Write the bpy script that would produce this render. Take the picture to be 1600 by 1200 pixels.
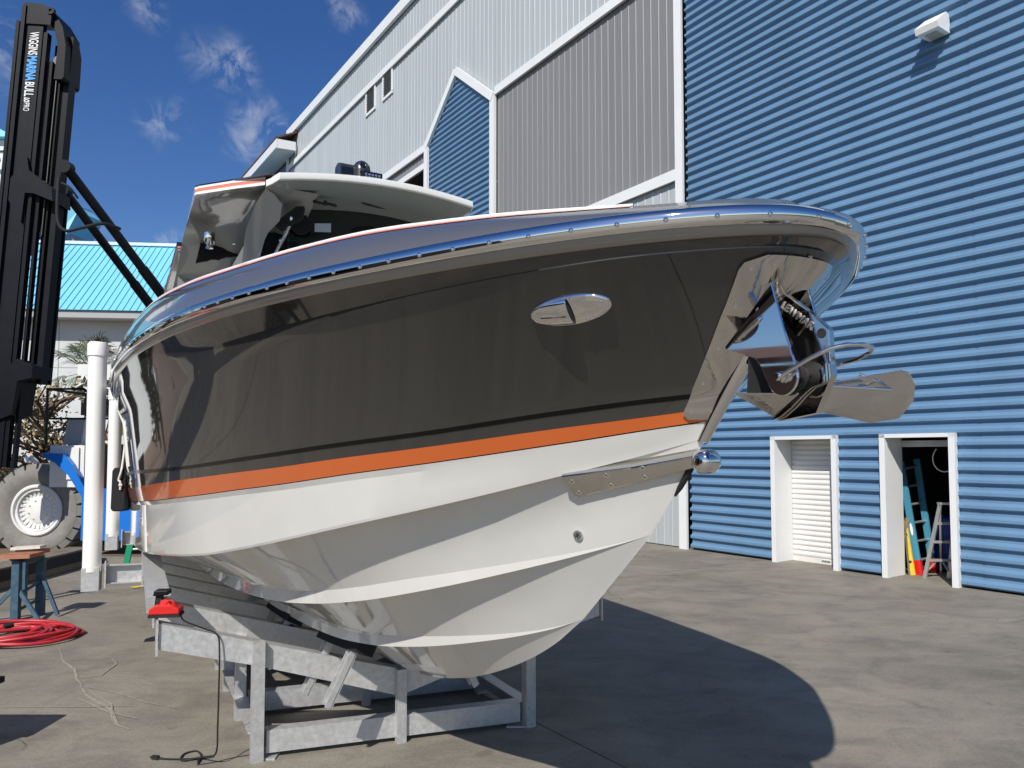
import bpy, bmesh, math, random
from mathutils import Vector, Matrix
from mathutils.bvhtree import BVHTree
R = math.radians
random.seed(7)
for o in list(bpy.data.objects):
    bpy.data.objects.remove(o)
scene = bpy.context.scene
col = scene.collection

# ------------------------------------------------------------------ camera, sky, sun, exposure
PITCH = 2.9
cd = bpy.data.cameras.new('camera'); cam = bpy.data.objects.new('camera', cd); col.objects.link(cam)
cd.sensor_width = 36.0; cd.lens = 36.0 * 1150 / 1600
cd.clip_start = 0.05; cd.clip_end = 2000
cam.location = (0, 0, 1.95); cam.rotation_euler = (R(90 + PITCH), 0, 0)
cd.shift_y = (708 - 600 - 1150 * math.tan(R(PITCH))) / 1600
scene.camera = cam

LDIR = Vector((0.285, 0.745, -0.69)).normalized()
world = bpy.data.worlds.new('World'); scene.world = world; world.use_nodes = True
wn = world.node_tree.nodes; wl = world.node_tree.links; wn.clear()
wout = wn.new('ShaderNodeOutputWorld'); bg = wn.new('ShaderNodeBackground')
sky = wn.new('ShaderNodeTexSky'); sky.sky_type = 'NISHITA'; sky.sun_disc = False
sky.sun_elevation = math.asin(-LDIR.z); sky.sun_rotation = math.atan2(-LDIR.x, -LDIR.y)
sky.altitude = 0; sky.air_density = 1.0; sky.dust_density = 0.25; sky.ozone_density = 3.0
bg.inputs['Strength'].default_value = 0.105
hsv = wn.new('ShaderNodeHueSaturation'); hsv.inputs['Saturation'].default_value = 1.27; hsv.inputs['Hue'].default_value = .513
wl.new(sky.outputs[0], hsv.inputs['Color'])
tc = wn.new('ShaderNodeTexCoord')
def wmath(op, a, b=None, clamp=False):
    n = wn.new('ShaderNodeMath'); n.operation = op; n.use_clamp = clamp
    for i, v in enumerate((a, b)):
        if v is None: continue
        if isinstance(v, (int, float)): n.inputs[i].default_value = v
        else: wl.new(v, n.inputs[i])
    return n.outputs[0]
def wnoise(scale, detail=6, rough=0.6, vec=None, dist=0.0):
    n = wn.new('ShaderNodeTexNoise'); n.inputs['Scale'].default_value = scale
    n.inputs['Detail'].default_value = detail; n.inputs['Roughness'].default_value = rough
    n.inputs['Distortion'].default_value = dist
    wl.new(vec or tc.outputs['Generated'], n.inputs['Vector']); return n.outputs['Fac']
# cloud banks, each by its direction (azimuth from +Y, elevation, angular radius) in degrees
BANKS = [(-27.5, 29.2, 2.8, 1.0), (-21.9, 26.6, 3.7, 1.0), (-19.6, 22.6, 3.6, 1.0), (-26.0, 22.6, 2.4, .7), (-13.0, 31.0, 2.2, .7), (-35.5, 24.5, 3.6, .9),
         (-30.5, 15.0, 2.6, .9), (-25.0, 15.2, 1.8, .8), (-18.5, 24.5, 1.5, .4), (-10.0, 33.8, 2.0, .6)]
warp = wn.new('ShaderNodeTexNoise'); warp.inputs['Scale'].default_value = 13; warp.inputs['Detail'].default_value = 5
wl.new(tc.outputs['Generated'], warp.inputs['Vector'])
wv = wn.new('ShaderNodeVectorMath'); wv.operation = 'MULTIPLY_ADD'; wl.new(warp.outputs['Color'], wv.inputs[0])
wv.inputs[1].default_value = (.09, .09, .09)
sub = wn.new('ShaderNodeVectorMath'); sub.operation = 'SUBTRACT'; wl.new(tc.outputs['Generated'], sub.inputs[0]); sub.inputs[1].default_value = (.045, .045, .045)
wl.new(sub.outputs[0], wv.inputs[2])
acc = None
for az, el, rad, k in BANKS:
    c = Vector((math.sin(R(az)) * math.cos(R(el)), math.cos(R(az)) * math.cos(R(el)), math.sin(R(el))))
    dn = wn.new('ShaderNodeVectorMath'); dn.operation = 'DISTANCE'; wl.new(wv.outputs[0], dn.inputs[0]); dn.inputs[1].default_value = c
    mr = wn.new('ShaderNodeMapRange'); mr.interpolation_type = 'SMOOTHSTEP'
    wl.new(dn.outputs['Value'], mr.inputs['Value'])
    mr.inputs['From Min'].default_value = 0; mr.inputs['From Max'].default_value = R(rad) * .82
    mr.inputs['To Min'].default_value = k; mr.inputs['To Max'].default_value = 0
    acc = mr.outputs[0] if acc is None else wmath('MAXIMUM', acc, mr.outputs[0])
# sparse cloud everywhere else in the sky too
sepw = wn.new('ShaderNodeSeparateXYZ'); wl.new(tc.outputs['Generated'], sepw.inputs[0])
gen = wmath('MULTIPLY', wmath('SUBTRACT', wnoise(2.6, 7, .62), .67, True), 3.0, True)
front = wmath('MULTIPLY', wmath('SUBTRACT', .2, sepw.outputs['Y'], True), 2.5, True)
acc = wmath('MAXIMUM', acc, wmath('MULTIPLY', gen, front))
det = wmath('MULTIPLY', wmath('SUBTRACT', wnoise(21, 10, .66, None, .9), .45, True), 3.8, True)
mask = wmath('MULTIPLY', wmath('MULTIPLY', acc, det), .72, True)
cmix = wn.new('ShaderNodeMix'); cmix.data_type = 'RGBA'
wl.new(mask, cmix.inputs[0]); wl.new(hsv.outputs['Color'], cmix.inputs[6]); cmix.inputs[7].default_value = (7.2, 7.3, 7.6, 1)
wl.new(cmix.outputs[2], bg.inputs['Color']); wl.new(bg.outputs[0], wout.inputs[0])

sd = bpy.data.lights.new('sun', 'SUN'); sun = bpy.data.objects.new('sun', sd); col.objects.link(sun)
sd.energy = 5.0; sd.angle = R(.55); sd.color = (1.0, .955, .88)
sun.rotation_euler = LDIR.to_track_quat('-Z', 'Y').to_euler(); sun.location = (-6, -12, 14)
scene.view_settings.view_transform = 'Standard'; scene.view_settings.look = 'None'
scene.view_settings.exposure = 0.0; scene.view_settings.gamma = 1.0
scene.view_settings.use_curve_mapping = False
scene.cycles.max_bounces = 8; scene.cycles.glossy_bounces = 5; scene.cycles.diffuse_bounces = 3
scene.cycles.use_denoising = True; scene.cycles.sample_clamp_indirect = 8

# ------------------------------------------------------------------ materials
MATS = {}
def mat(name, rgb, rough=.5, metal=0.0, var=0.0, vscale=3.0, coat=0.0, bump=0.0, bscale=40.0, rgb2=None, spec=.5, rvar=0.0, detail=6.0, stretch=(1, 1, 1), alpha=1.0, trans=0.0):
    if name in MATS: return MATS[name]
    m = bpy.data.materials.new(name); m.use_nodes = True
    nt = m.node_tree; N = nt.nodes; L = nt.links; b = N['Principled BSDF']
    b.inputs['Base Color'].default_value = (*rgb, 1); b.inputs['Roughness'].default_value = rough
    b.inputs['Metallic'].default_value = metal; b.inputs['Specular IOR Level'].default_value = spec
    if coat: b.inputs['Coat Weight'].default_value = coat; b.inputs['Coat Roughness'].default_value = .02
    if trans: b.inputs['Transmission Weight'].default_value = trans
    if var or bump or rgb2 or rvar:
        t = N.new('ShaderNodeTexCoord'); mp = N.new('ShaderNodeMapping'); mp.inputs['Scale'].default_value = stretch
        L.new(t.outputs['Object'], mp.inputs['Vector'])
        n = N.new('ShaderNodeTexNoise'); n.inputs['Scale'].default_value = vscale; n.inputs['Detail'].default_value = detail; n.inputs['Roughness'].default_value = .62
        L.new(mp.outputs[0], n.inputs['Vector'])
        if var or rgb2:
            cr = N.new('ShaderNodeValToRGB'); e = cr.color_ramp.elements
            e[0].position = .3; e[1].position = .7
            lo = [max(0, c * (1 - var)) for c in rgb]; hi = rgb2 or [min(1, c * (1 + var)) for c in rgb]
            e[0].color = (*lo, 1); e[1].color = (*hi, 1)
            L.new(n.outputs['Fac'], cr.inputs[0]); L.new(cr.outputs[0], b.inputs['Base Color'])
        if rvar:
            mr = N.new('ShaderNodeMapRange'); mr.inputs['To Min'].default_value = max(0.01, rough - rvar); mr.inputs['To Max'].default_value = min(1, rough + rvar)
            mr.inputs['From Min'].default_value = .3; mr.inputs['From Max'].default_value = .7
            L.new(n.outputs['Fac'], mr.inputs[0]); L.new(mr.outputs[0], b.inputs['Roughness'])
        if bump:
            n2 = N.new('ShaderNodeTexNoise'); n2.inputs['Scale'].default_value = bscale; n2.inputs['Detail'].default_value = 5
            L.new(mp.outputs[0], n2.inputs['Vector'])
            bp = N.new('ShaderNodeBump'); bp.inputs['Strength'].default_value = bump; bp.inputs['Distance'].default_value = .02
            L.new(n2.outputs['Fac'], bp.inputs['Height']); L.new(bp.outputs[0], b.inputs['Normal'])
    MATS[name] = m; return m

def concrete_mat():
    m = bpy.data.materials.new('weathered_concrete'); m.use_nodes = True
    nt = m.node_tree; N = nt.nodes; L = nt.links; b = N['Principled BSDF']
    t = N.new('ShaderNodeTexCoord')
    def noise(s, d=8, r=.6, st=(1, 1, 1), rot=0, dist=0):
        mp = N.new('ShaderNodeMapping'); mp.inputs['Scale'].default_value = st; mp.inputs['Rotation'].default_value = (0, 0, rot)
        L.new(t.outputs['Object'], mp.inputs[0])
        n = N.new('ShaderNodeTexNoise'); n.inputs['Scale'].default_value = s; n.inputs['Detail'].default_value = d; n.inputs['Roughness'].default_value = r
        n.inputs['Distortion'].default_value = dist
        L.new(mp.outputs[0], n.inputs['Vector']); return n.outputs['Fac']
    def ramp(v, a, ca, bb, cb):
        r = N.new('ShaderNodeValToRGB'); e = r.color_ramp.elements; e[0].position = a; e[1].position = bb
        e[0].color = (*ca, 1); e[1].color = (*cb, 1); L.new(v, r.inputs[0]); return r.outputs[0]
    def mixc(mode, f, a, bb):
        x = N.new('ShaderNodeMix'); x.data_type = 'RGBA'; x.blend_type = mode
        if isinstance(f, float): x.inputs[0].default_value = f
        else: L.new(f, x.inputs[0])
        L.new(a, x.inputs[6]); L.new(bb, x.inputs[7]); return x.outputs[2]
    base = ramp(noise(.55, 8, .6, dist=.4), .3, (.195, .175, .143), .72, (.285, .258, .214))
    blot = ramp(noise(1.6, 9, .68, (1, 1.5, 1), R(20), .7), .34, (.55, .55, .56), .56, (1.08, 1.07, 1.03))
    c = mixc('MULTIPLY', .6, base, blot)
    streak = ramp(noise(1.1, 7, .7, (1, 3.2, 1), R(-34), 1.2), .36, (.76, .76, .77), .58, (1.02, 1.02, 1.0))
    c = mixc('MULTIPLY', .38, c, streak)
    fine = ramp(noise(42, 6, .7), .32, (.78, .78, .78), .68, (1.16, 1.16, 1.15))
    c = mixc('MULTIPLY', .85, c, fine)
    spots = ramp(noise(4.0, 3, .5, dist=.4), .27, (.38, .37, .36), .34, (1, 1, 1))
    c = mixc('MULTIPLY', .35, c, spots)
    specks = ramp(noise(75, 2, .5), .72, (0, 0, 0), .78, (1, 1, 1))
    pale = N.new('ShaderNodeRGB'); pale.outputs[0].default_value = (.52, .49, .43, 1)
    sx = N.new('ShaderNodeSeparateColor'); L.new(specks, sx.inputs[0])
    fm = N.new('ShaderNodeMath'); fm.operation = 'MULTIPLY'; L.new(sx.outputs[0], fm.inputs[0]); fm.inputs[1].default_value = .55
    c = mixc('MIX', fm.outputs[0], c, pale.outputs[0])
    L.new(c, b.inputs['Base Color']); b.inputs['Roughness'].default_value = .78
    n3 = noise(60, 6, .7); n4 = noise(6, 6, .6)
    ad = N.new('ShaderNodeMath'); ad.operation = 'ADD'; L.new(n3, ad.inputs[0]); L.new(n4, ad.inputs[1])
    bp = N.new('ShaderNodeBump'); bp.inputs['Strength'].default_value = .35; bp.inputs['Distance'].default_value = .012
    L.new(ad.outputs[0], bp.inputs['Height']); L.new(bp.outputs[0], b.inputs['Normal'])
    MATS['concrete'] = m; return m
CONC = concrete_mat()
BLUEW = mat('blue_corrugated_steel', (.125, .235, .37), .5, var=.10, vscale=.5, stretch=(1.6, 1.6, .35), bump=.04, bscale=3)
PALEW = mat('pale_ribbed_steel', (.40, .43, .44), .45, var=.07, vscale=.6, stretch=(3, 3, .25))
GREYW = mat('grey_ribbed_steel', (.205, .202, .204), .5, var=.07, vscale=.6, stretch=(3, 3, .25))
TRIM = mat('white_trim', (.72, .73, .72), .4, var=.03, vscale=2)
CORE = mat('dark_core', (.02, .02, .022), .9)
DOORW = mat('white_shutter', (.68, .67, .645), .38, var=.03, vscale=4)
HULLW = mat('white_gelcoat', (.63, .62, .585), .06, coat=.6, var=.04, vscale=2.2, spec=.5)
HULLD = mat('graphite_gelcoat', (.042, .040, .0365), .05, coat=.65, spec=.5)
STRIPEB = mat('black_stripe_vinyl', (.003, .003, .003), .15, spec=.3)
GUNW = mat('sky_lit_gelcoat', (.095, .095, .10), .16, coat=.6, spec=.6)  # same dark hull paint, lightened: sky reflection put into the colour
FLANGE = mat('taupe_gelcoat', (.27, .25, .22), .22, coat=.5)
ORANGE = mat('orange_vinyl', (.66, .135, .022), .12, coat=.9)
BLACKV = mat('black_vinyl', (.006, .006, .006), .12, coat=.8)
CORAL = mat('coral_pinstripe', (.75, .22, .13), .25, coat=.4)
WHITEG = mat('white_pinstripe', (.82, .80, .76), .25, coat=.4)
CHROME = mat('polished_stainless', (.80, .79, .77), .035, metal=1.0, rvar=.02, vscale=6)
BRUSH = mat('satin_stainless', (.66, .64, .60), .06, metal=1.0, rvar=.035, vscale=9, bump=.06, bscale=7)
GALV = mat('galvanised_steel', (.54, .54, .535), .46, metal=.5, var=.14, vscale=30, rvar=.10, bump=.05, bscale=60, detail=9)
BLACKM = mat('black_painted_steel', (.005, .0055, .008), .45, var=.3, vscale=6, spec=.2)
RUBBER = mat('grey_rubber', (.21, .203, .185), .85, var=.18, vscale=5, bump=.2, bscale=30)
BLACKR = mat('black_rubber', (.012, .012, .013), .8, var=.2, vscale=8)
BLACKF = mat('black_fabric', (.009, .009, .011), .9, bump=.3, bscale=16)
TAUPE = mat('taupe_hardtop', (.40, .395, .37), .12, coat=.7, var=.03, vscale=1.2)
GLASS = mat('dark_windshield', (.008, .014, .012), .04, spec=.6)
BLUEP = mat('forklift_blue', (.012, .165, .60), .3, coat=.3, var=.05, vscale=2)
WHITEP = mat('white_paint', (.72, .72, .70), .4, var=.04, vscale=4)
PVC = mat('white_pvc', (.82, .81, .77), .32, var=.03, vscale=5, stretch=(1, 1, .3))
TURQ = mat('turquoise_roof', (.20, .56, .74), .4, var=.04, vscale=.4)
STUCCO = mat('pale_stucco', (.56, .58, .57), .85, var=.05, vscale=.8, bump=.15, bscale=12)
GREYS = mat('grey_soffit', (.36, .37, .37), .7)
BROWNR = mat('brown_roof', (.11, .055, .035), .8, var=.3, vscale=5)
REDH = mat('red_hose', (.42, .022, .03), .42, var=.2, vscale=10)
REDP = mat('red_plastic', (.62, .018, .014), .35)
SAWB = mat('worn_blue_steel', (.03, .095, .155), .55, var=.35, vscale=12, rgb2=(.06, .12, .17))
RUSTB = mat('orange_board', (.36, .15, .085), .75, var=.25, vscale=10)
PALEB = mat('pale_board', (.66, .60, .52), .7, var=.12, vscale=10)
WOOD = mat('weathered_timber', (.16, .135, .10), .85, var=.35, vscale=3, stretch=(1, 1, .2), bump=.4, bscale=12)
GREENP = mat('green_fibreglass', (.0, .22, .105), .4)
YELLOW = mat('yellow_paint', (.70, .50, .04), .6, var=.2, vscale=20)
LADB = mat('blue_fibreglass', (.06, .25, .36), .45)
ALU = mat('bare_aluminium', (.62, .62, .60), .38, metal=.75, var=.08, vscale=12)
TAN = mat('tan_canvas', (.36, .24, .13), .85, var=.2, vscale=6)
BARREL = mat('blue_barrel_plastic', (.012, .06, .30), .4)
BARK = mat('brown_bark', (.10, .07, .05), .9, var=.3, vscale=6)
PALMG = mat('palm_green', (.085, .125, .045), .5, var=.4, vscale=2, rgb2=(.16, .18, .08))
LEAFG = mat('dull_green_leaf', (.045, .06, .02), .6, var=.4, vscale=3)
LEAFB = mat('dry_tan_leaf', (.36, .22, .08), .7, var=.4, vscale=3, rgb2=(.5, .36, .2))
TEXTW = mat('white_lettering', (.8, .8, .8), .5)
TEXTB = mat('blue_lettering', (.05, .32, .75), .5)
GREENL = mat('green_lens', (.0, .20, .15), .1, coat=.5)
BRICKR = mat('red_brown_wall', (.15, .095, .07), .8, var=.2, vscale=2)
ROPE = mat('white_rope', (.72, .68, .60), .8, bump=.5, bscale=80)
PALESP = mat('pale_scuff', (.315, .285, .235), .85, var=.25, vscale=20)
ASPH = mat('dark_asphalt', (.075, .07, .065), .85, var=.3, vscale=1.2, bump=.2, bscale=30)
BROWNG = mat('stained_apron', (.19, .135, .095), .8, var=.3, vscale=.8, bump=.2, bscale=30)
SIGNG = mat('grey_lettering', (.25, .27, .28), .6)

# ------------------------------------------------------------------ mesh helpers
class MB:
    def __init__(s): s.v = []; s.f = []; s.m = []
    def add(s, vs, fs, mi=0):
        k = len(s.v); s.v += [tuple(v) for v in vs]; s.f += [tuple(i + k for i in f) for f in fs]; s.m += [mi] * len(fs); return s
    def box(s, c, size, rot=None, mi=0):
        hx, hy, hz = (a / 2 for a in size); M = rot or Matrix.Identity(3)
        vs = [Vector(c) + M @ Vector((x, y, z)) for x in (-hx, hx) for y in (-hy, hy) for z in (-hz, hz)]
        return s.add(vs, [(0, 1, 3, 2), (4, 6, 7, 5), (0, 4, 5, 1), (2, 3, 7, 6), (0, 2, 6, 4), (1, 5, 7, 3)], mi)
    def bar(s, a, b, w, d, up=(0, 0, 1), mi=0):
        a = Vector(a); b = Vector(b); z = (b - a).normalized(); u = Vector(up)
        if abs(z.dot(u)) > .98: u = Vector((0, 1, 0))
        x = z.cross(u).normalized(); y = x.cross(z).normalized()
        vs = [p + x * sx * w / 2 + y * sy * d / 2 for p in (a, b) for sx, sy in ((-1, -1), (1, -1), (1, 1), (-1, 1))]
        return s.add(vs, [(3, 2, 1, 0), (4, 5, 6, 7), (0, 1, 5, 4), (1, 2, 6, 5), (2, 3, 7, 6), (3, 0, 4, 7)], mi)
    def prism(s, pts, off, mi=0):           # closed polygon extruded by a vector
        n = len(pts); P = [Vector(p) for p in pts]; o = Vector(off)
        return s.add(P + [p + o for p in P], [tuple(range(n))[::-1], tuple(range(n, 2 * n))] + [(i, (i + 1) % n, n + (i + 1) % n, n + i) for i in range(n)], mi)
    def tube(s, path, r, n=8, closed=False, caps=True, mi=0):
        P = [Vector(p) for p in path]; N = len(P); rr = r if isinstance(r, (list, tuple)) else [r] * N
        T = [(P[(i + 1) % N if closed else min(i + 1, N - 1)] - P[(i - 1) % N if closed else max(i - 1, 0)]).normalized() for i in range(N)]
        u = T[0].orthogonal().normalized(); vs = []
        for i in range(N):
            u = (u - T[i] * u.dot(T[i])); u = u.normalized() if u.length > 1e-6 else T[i].orthogonal().normalized(); w = T[i].cross(u)
            for k in range(n):
                a = 2 * math.pi * k / n; vs.append(P[i] + (u * math.cos(a) + w * math.sin(a)) * rr[i])
        fs = []
        for i in range(N if closed else N - 1):
            j = (i + 1) % N
            fs += [(i * n + k, i * n + (k + 1) % n, j * n + (k + 1) % n, j * n + k) for k in range(n)]
        if caps and not closed: fs += [tuple(range(n))[::-1], tuple((N - 1) * n + k for k in range(n))]
        return s.add(vs, fs, mi)
    def cyl(s, a, b, r, n=16, r2=None, mi=0): return s.tube([a, b], [r, r if r2 is None else r2], n, mi=mi)
    def lathe(s, c, axis, prof, n=24, mi=0, closed=False):    # prof: (radius, along axis)
        c = Vector(c); z = Vector(axis).normalized(); x = z.orthogonal().normalized(); y = z.cross(x); vs = []; m = len(prof)
        for r, h in prof:
            for k in range(n):
                a = 2 * math.pi * k / n; vs.append(c + z * h + (x * math.cos(a) + y * math.sin(a)) * r)
        fs = []
        for i in range(m if closed else m - 1):
            j = (i + 1) % m
            fs += [(i * n + k, i * n + (k + 1) % n, j * n + (k + 1) % n, j * n + k) for k in range(n)]
        if not closed:
            if prof[0][0] > 1e-4: fs.append(tuple(range(n))[::-1])
            if prof[-1][0] > 1e-4: fs.append(tuple((m - 1) * n + k for k in range(n)))
        return s.add(vs, fs, mi)
    def grid(s, rows, mi=0, flip=False):
        n = len(rows[0]); k = []
        for r in rows: k += r
        fs = []
        for i in range(len(rows) - 1):
            for j in range(n - 1):
                q = (i * n + j, i * n + j + 1, (i + 1) * n + j + 1, (i + 1) * n + j); fs.append(q[::-1] if flip else q)
        return s.add(k, fs, mi)
    def build(s, name, m, parent=None, smooth=None, local=False, weld=False):
        me = bpy.data.meshes.new(name)
        off = Vector((0, 0, 0))
        if parent is not None and not local:
            p = parent
            while p is not None: off += Vector(p.location); p = p.parent
        me.from_pydata([Vector(v) - off for v in s.v], [], s.f)
        for x in (m if isinstance(m, (list, tuple)) else [m]): me.materials.append(x)
        if any(s.m): me.polygons.foreach_set('material_index', s.m)
        if weld:
            bm = bmesh.new(); bm.from_mesh(me); bmesh.ops.remove_doubles(bm, verts=bm.verts, dist=1e-4)
            bmesh.ops.recalc_face_normals(bm, faces=bm.faces); bm.to_mesh(me); bm.free()
        me.update()
        if smooth:
            me.polygons.foreach_set('use_smooth', [True] * len(me.polygons)); me.set_sharp_from_angle(angle=R(smooth))
        o = bpy.data.objects.new(name, me); col.objects.link(o)
        if parent is not None: o.parent = parent
        return o
def tag(o, label=None, cat=None, group=None, kind=None):
    if label: o['label'] = label
    if cat: o['category'] = cat
    if group: o['group'] = group
    if kind: o['kind'] = kind
    return o
def empty(name, loc, label=None, cat=None, group=None, rz=0, kind=None):
    o = bpy.data.objects.new(name, None); col.objects.link(o); o.location = loc; o.rotation_euler.z = rz
    return tag(o, label, cat, group, kind)
def linked(src, name, parent, loc):
    o = src.copy(); o.name = name; col.objects.link(o); o.parent = parent; o.location = loc; return o
def text_mesh(name, body, size, M, m, parent, ext=.002, shear=0.0, bold=0.0, space=1.0):
    cu = bpy.data.curves.new(name, 'FONT'); cu.body = body; cu.size = size; cu.extrude = ext; cu.offset = bold; cu.space_character = space; cu.shear = shear
    o = bpy.data.objects.new(name, cu); col.objects.link(o)
    me = bpy.data.meshes.new_from_object(o.evaluated_get(bpy.context.evaluated_depsgraph_get())); bpy.data.objects.remove(o)
    me.transform(M); me.materials.append(m)
    r = bpy.data.objects.new(name, me); col.objects.link(r); r.parent = parent
    return r
def pch(tab, x):
    xs = [p[0] for p in tab]; ys = [p[1] for p in tab]; n = len(xs)
    if x <= xs[0]: return ys[0]
    if x >= xs[-1]: return ys[-1]
    h = [xs[i + 1] - xs[i] for i in range(n - 1)]; d = [(ys[i + 1] - ys[i]) / h[i] for i in range(n - 1)]
    def mm(i):
        if i == 0: return d[0]
        if i == n - 1: return d[-1]
        if d[i - 1] * d[i] <= 0: return 0
        w1 = 2 * h[i] + h[i - 1]; w2 = h[i] + 2 * h[i - 1]; return (w1 + w2) / (w1 / d[i - 1] + w2 / d[i])
    i = max(k for k in range(n - 1) if xs[k] <= x); s = (x - xs[i]) / h[i]
    return (1 + 2 * s) * (1 - s) ** 2 * ys[i] + s * (1 - s) ** 2 * h[i] * mm(i) + s * s * (3 - 2 * s) * ys[i + 1] + s * s * (s - 1) * h[i] * mm(i + 1)

# ------------------------------------------------------------------ ground
WD = Vector((-.5662, .8243, 0)); WN = Vector((-.8243, -.5662, 0)); W0 = Vector((3.651, 15.05, 0))
UP = Vector((0, 0, 1))
def W(s, h, off=0.0): return W0 + WD * s + WN * off + UP * h
ground = empty('ground', (0, 0, 0), kind='structure')
g = MB(); g.add([(-500, -300, -.05), (500, -300, -.05), (500, 700, -.05), (-500, 700, -.05)], [(0, 1, 2, 3)])
g.build('yard_base', ASPH, ground)
# concrete slabs, joints parallel to the building
base_pt = Vector((.15, 5.48, 0)); k = 0
a0 = (base_pt - W0).dot(WD); c0 = (base_pt - W0).dot(WN)
SL, SW_ = 7.4, 5.6
for i in range(-3, 4):
    for j in range(-3, 4):
        s0 = a0 - 3.2 + i * SL; w0 = c0 + j * SW_
        gap = .007
        w1 = w0 + SW_
        if w0 < 0: w0 = 0.0 - 1.2
        if w1 <= 0.05: continue
        pts = [W(s, 0, w) for s, w in ((s0 + gap, w0 + gap), (s0 + SL - gap, w0 + gap), (s0 + SL - gap, w1 - gap), (s0 + gap, w1 - gap))]
        mb = MB(); mb.prism([p - UP * .06 for p in pts], (0, 0, .06)); mb.build('slab', CONC, ground)
mb = MB(); x0 = 14.2
mb.prism([(-30, 13.4, -.045), (-30, 60, -.045), (-7.2, 60, -.045), (-6.1, 13.6, -.045)], (0, 0, .05)); tag(mb.build('asphalt_road', BROWNG), kind='structure')
mb = MB(); mb.bar((-30, 13.15, .03), (-6.4, 13.35, .03), .18, .10); tag(mb.build('concrete_kerb', CONC), kind='structure')
RZ = [0]
def ribbon(path, w, name, m, z=.004, taper=True):
    RZ[0] += 1; z = z + .0006 * RZ[0]
    mb = MB(); P = [Vector((*p, z)) for p in path]; a = []; b = []
    for i, p in enumerate(P):
        t = (P[min(i + 1, len(P) - 1)] - P[max(i - 1, 0)]).normalized(); nrm = Vector((-t.y, t.x, 0))
        q = w * (1 if not taper else .25 + .75 * math.sin(math.pi * (i + .5) / len(P))) * random.uniform(.7, 1.2) / 2
        a.append(p + nrm * q); b.append(p - nrm * q)
    mb.grid([a, b]); return mb.build(name, m, ground)
for path, w in (([(-4.55, 7.5), (-4.2, 7.0), (-3.95, 6.75), (-3.75, 6.45), (-3.62, 6.3)], .022), ([(-3.62, 6.28), (-3.4, 6.0), (-3.05, 5.7), (-2.85, 5.4), (-2.7, 5.3)], .028),
                ([(-3.62, 6.28), (-3.2, 6.08), (-2.85, 5.85), (-2.55, 5.72)], .016), ([(-3.75, 6.45), (-3.6, 6.55), (-3.65, 6.9), (-3.8, 7.1)], .014),
                ([(-3.45, 5.95), (-3.0, 5.62), (-2.75, 5.5)], .02), ([(-3.9, 5.75), (-3.3, 5.75), (-2.9, 5.78)], .012), ([(-3.55, 6.22), (-3.1, 5.8), (-2.9, 5.45), (-2.75, 5.36)], .012)):
    P = []
    for i in range(len(path) - 1):
        for q in range(4):
            f = q / 4; P.append((path[i][0] * (1 - f) + path[i + 1][0] * f + random.uniform(-.004, .004), path[i][1] * (1 - f) + path[i + 1][1] * f + random.uniform(-.004, .004)))
    P.append(path[-1]); ribbon(P, w, 'scuff_mark', PALESP)
random.seed(9)
CRK = mat('dark_crack', (.05, .045, .038), .9)
for (x, y), a, n_ in (((-2.6, 7.0), .9, 16), ((-3.2, 4.9), 2.0, 14), ((5.6, 8.6), 1.2, 18), ((1.2, 9.6), .1, 22)):
    P = []
    for q in range(n_): P.append((x, y)); a += random.gauss(0, .28); x += .11 * math.cos(a); y += .11 * math.sin(a)
    ribbon(P, .006, 'slab_crack', CRK)
for p in ([(-5.72, 11.35), (-5.35, 11.75)], [(-5.50, 10.75), (-5.12, 11.2)]):
    ribbon(p, .13, 'yellow_mark', YELLOW, taper=False)

# ------------------------------------------------------------------ corrugated boat barn
PIT = .1829; DEP = .060
barn = empty('storage_barn', W0, 'tall steel boat storage barn with blue corrugated and grey ribbed siding', 'building')
def corrug_profile():       # (height in pitch, depth outwards) from bottom to top of one rib
    return [(0.0, 0.0), (.030, DEP), (.072, DEP), (.114, 0.0)]
def corrug_sheet(mb, h0, nrib, spans, off=0.0, hmax=None):
    rows = []
    for r in range(nrib):
        for y, d in corrug_profile(): rows.append((h0 + r * PIT + y, d + off))
    rows.append((h0 + nrib * PIT, off))
    for (sa, sb_) in spans:
        mb.grid([[W(sa, h, d), W(sb_, h, d)] for h, d in rows], flip=sa > sb_)
DOORS = [(-2.03, -3.22), (-4.05, -5.09)]; DTOP = 2.20
screws = MB(); NROW = 14
for (sa, sb_) in ((-.02, -5.45), (-5.45, -10.4), (-10.4, -13.5)):
    for row in range(NROW):
        h0 = .03 + row * 5 * PIT
        cuts = [(sa, sb_)]
        if h0 < DTOP and sa > -5.2:
            cuts = []; cur = sa
            for d0, d1 in DOORS: cuts += [(cur, d0), (d0, d1)]; cur = d1
            cuts.append((cur, sb_))
        for ca, cb_ in cuts:
            mb = MB()
            for r in range(5):
                hb = h0 + r * PIT
                if (ca, cb_) in DOORS and hb + PIT * .5 < DTOP: continue
                corrug_sheet(mb, hb, 1, [(ca, cb_)], off=.0012 * (row % 2) + (.005 if sa < -5 else 0) + random.uniform(0, .0012))
            if mb.f: mb.build('wall_panel', BLUEW, barn)
for row in range(64):
    h = .03 + row * PIT + .052
    for k in range(30):
        s = -.35 - k * .3048 * 1.0
        if s < -8.2 or (k + 0) % 2 == 0 and False: continue
        if h < DTOP + .1 and any(d1 - .06 < s < d0 + .06 for d0, d1 in DOORS): continue
        c = W(s, h, DEP); r = .007
        q = [c + WD * r * math.cos(a) + UP * r * math.sin(a) for a in (0, 1.57, 3.14, 4.71)]
        screws.add(q + [c + WN * .006], [(0, 1, 4), (1, 2, 4), (2, 3, 4), (3, 0, 4)])
tag(screws.build('wall_screw', mat('dark_screw', (.02, .03, .05), .5), barn), kind='stuff')
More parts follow.
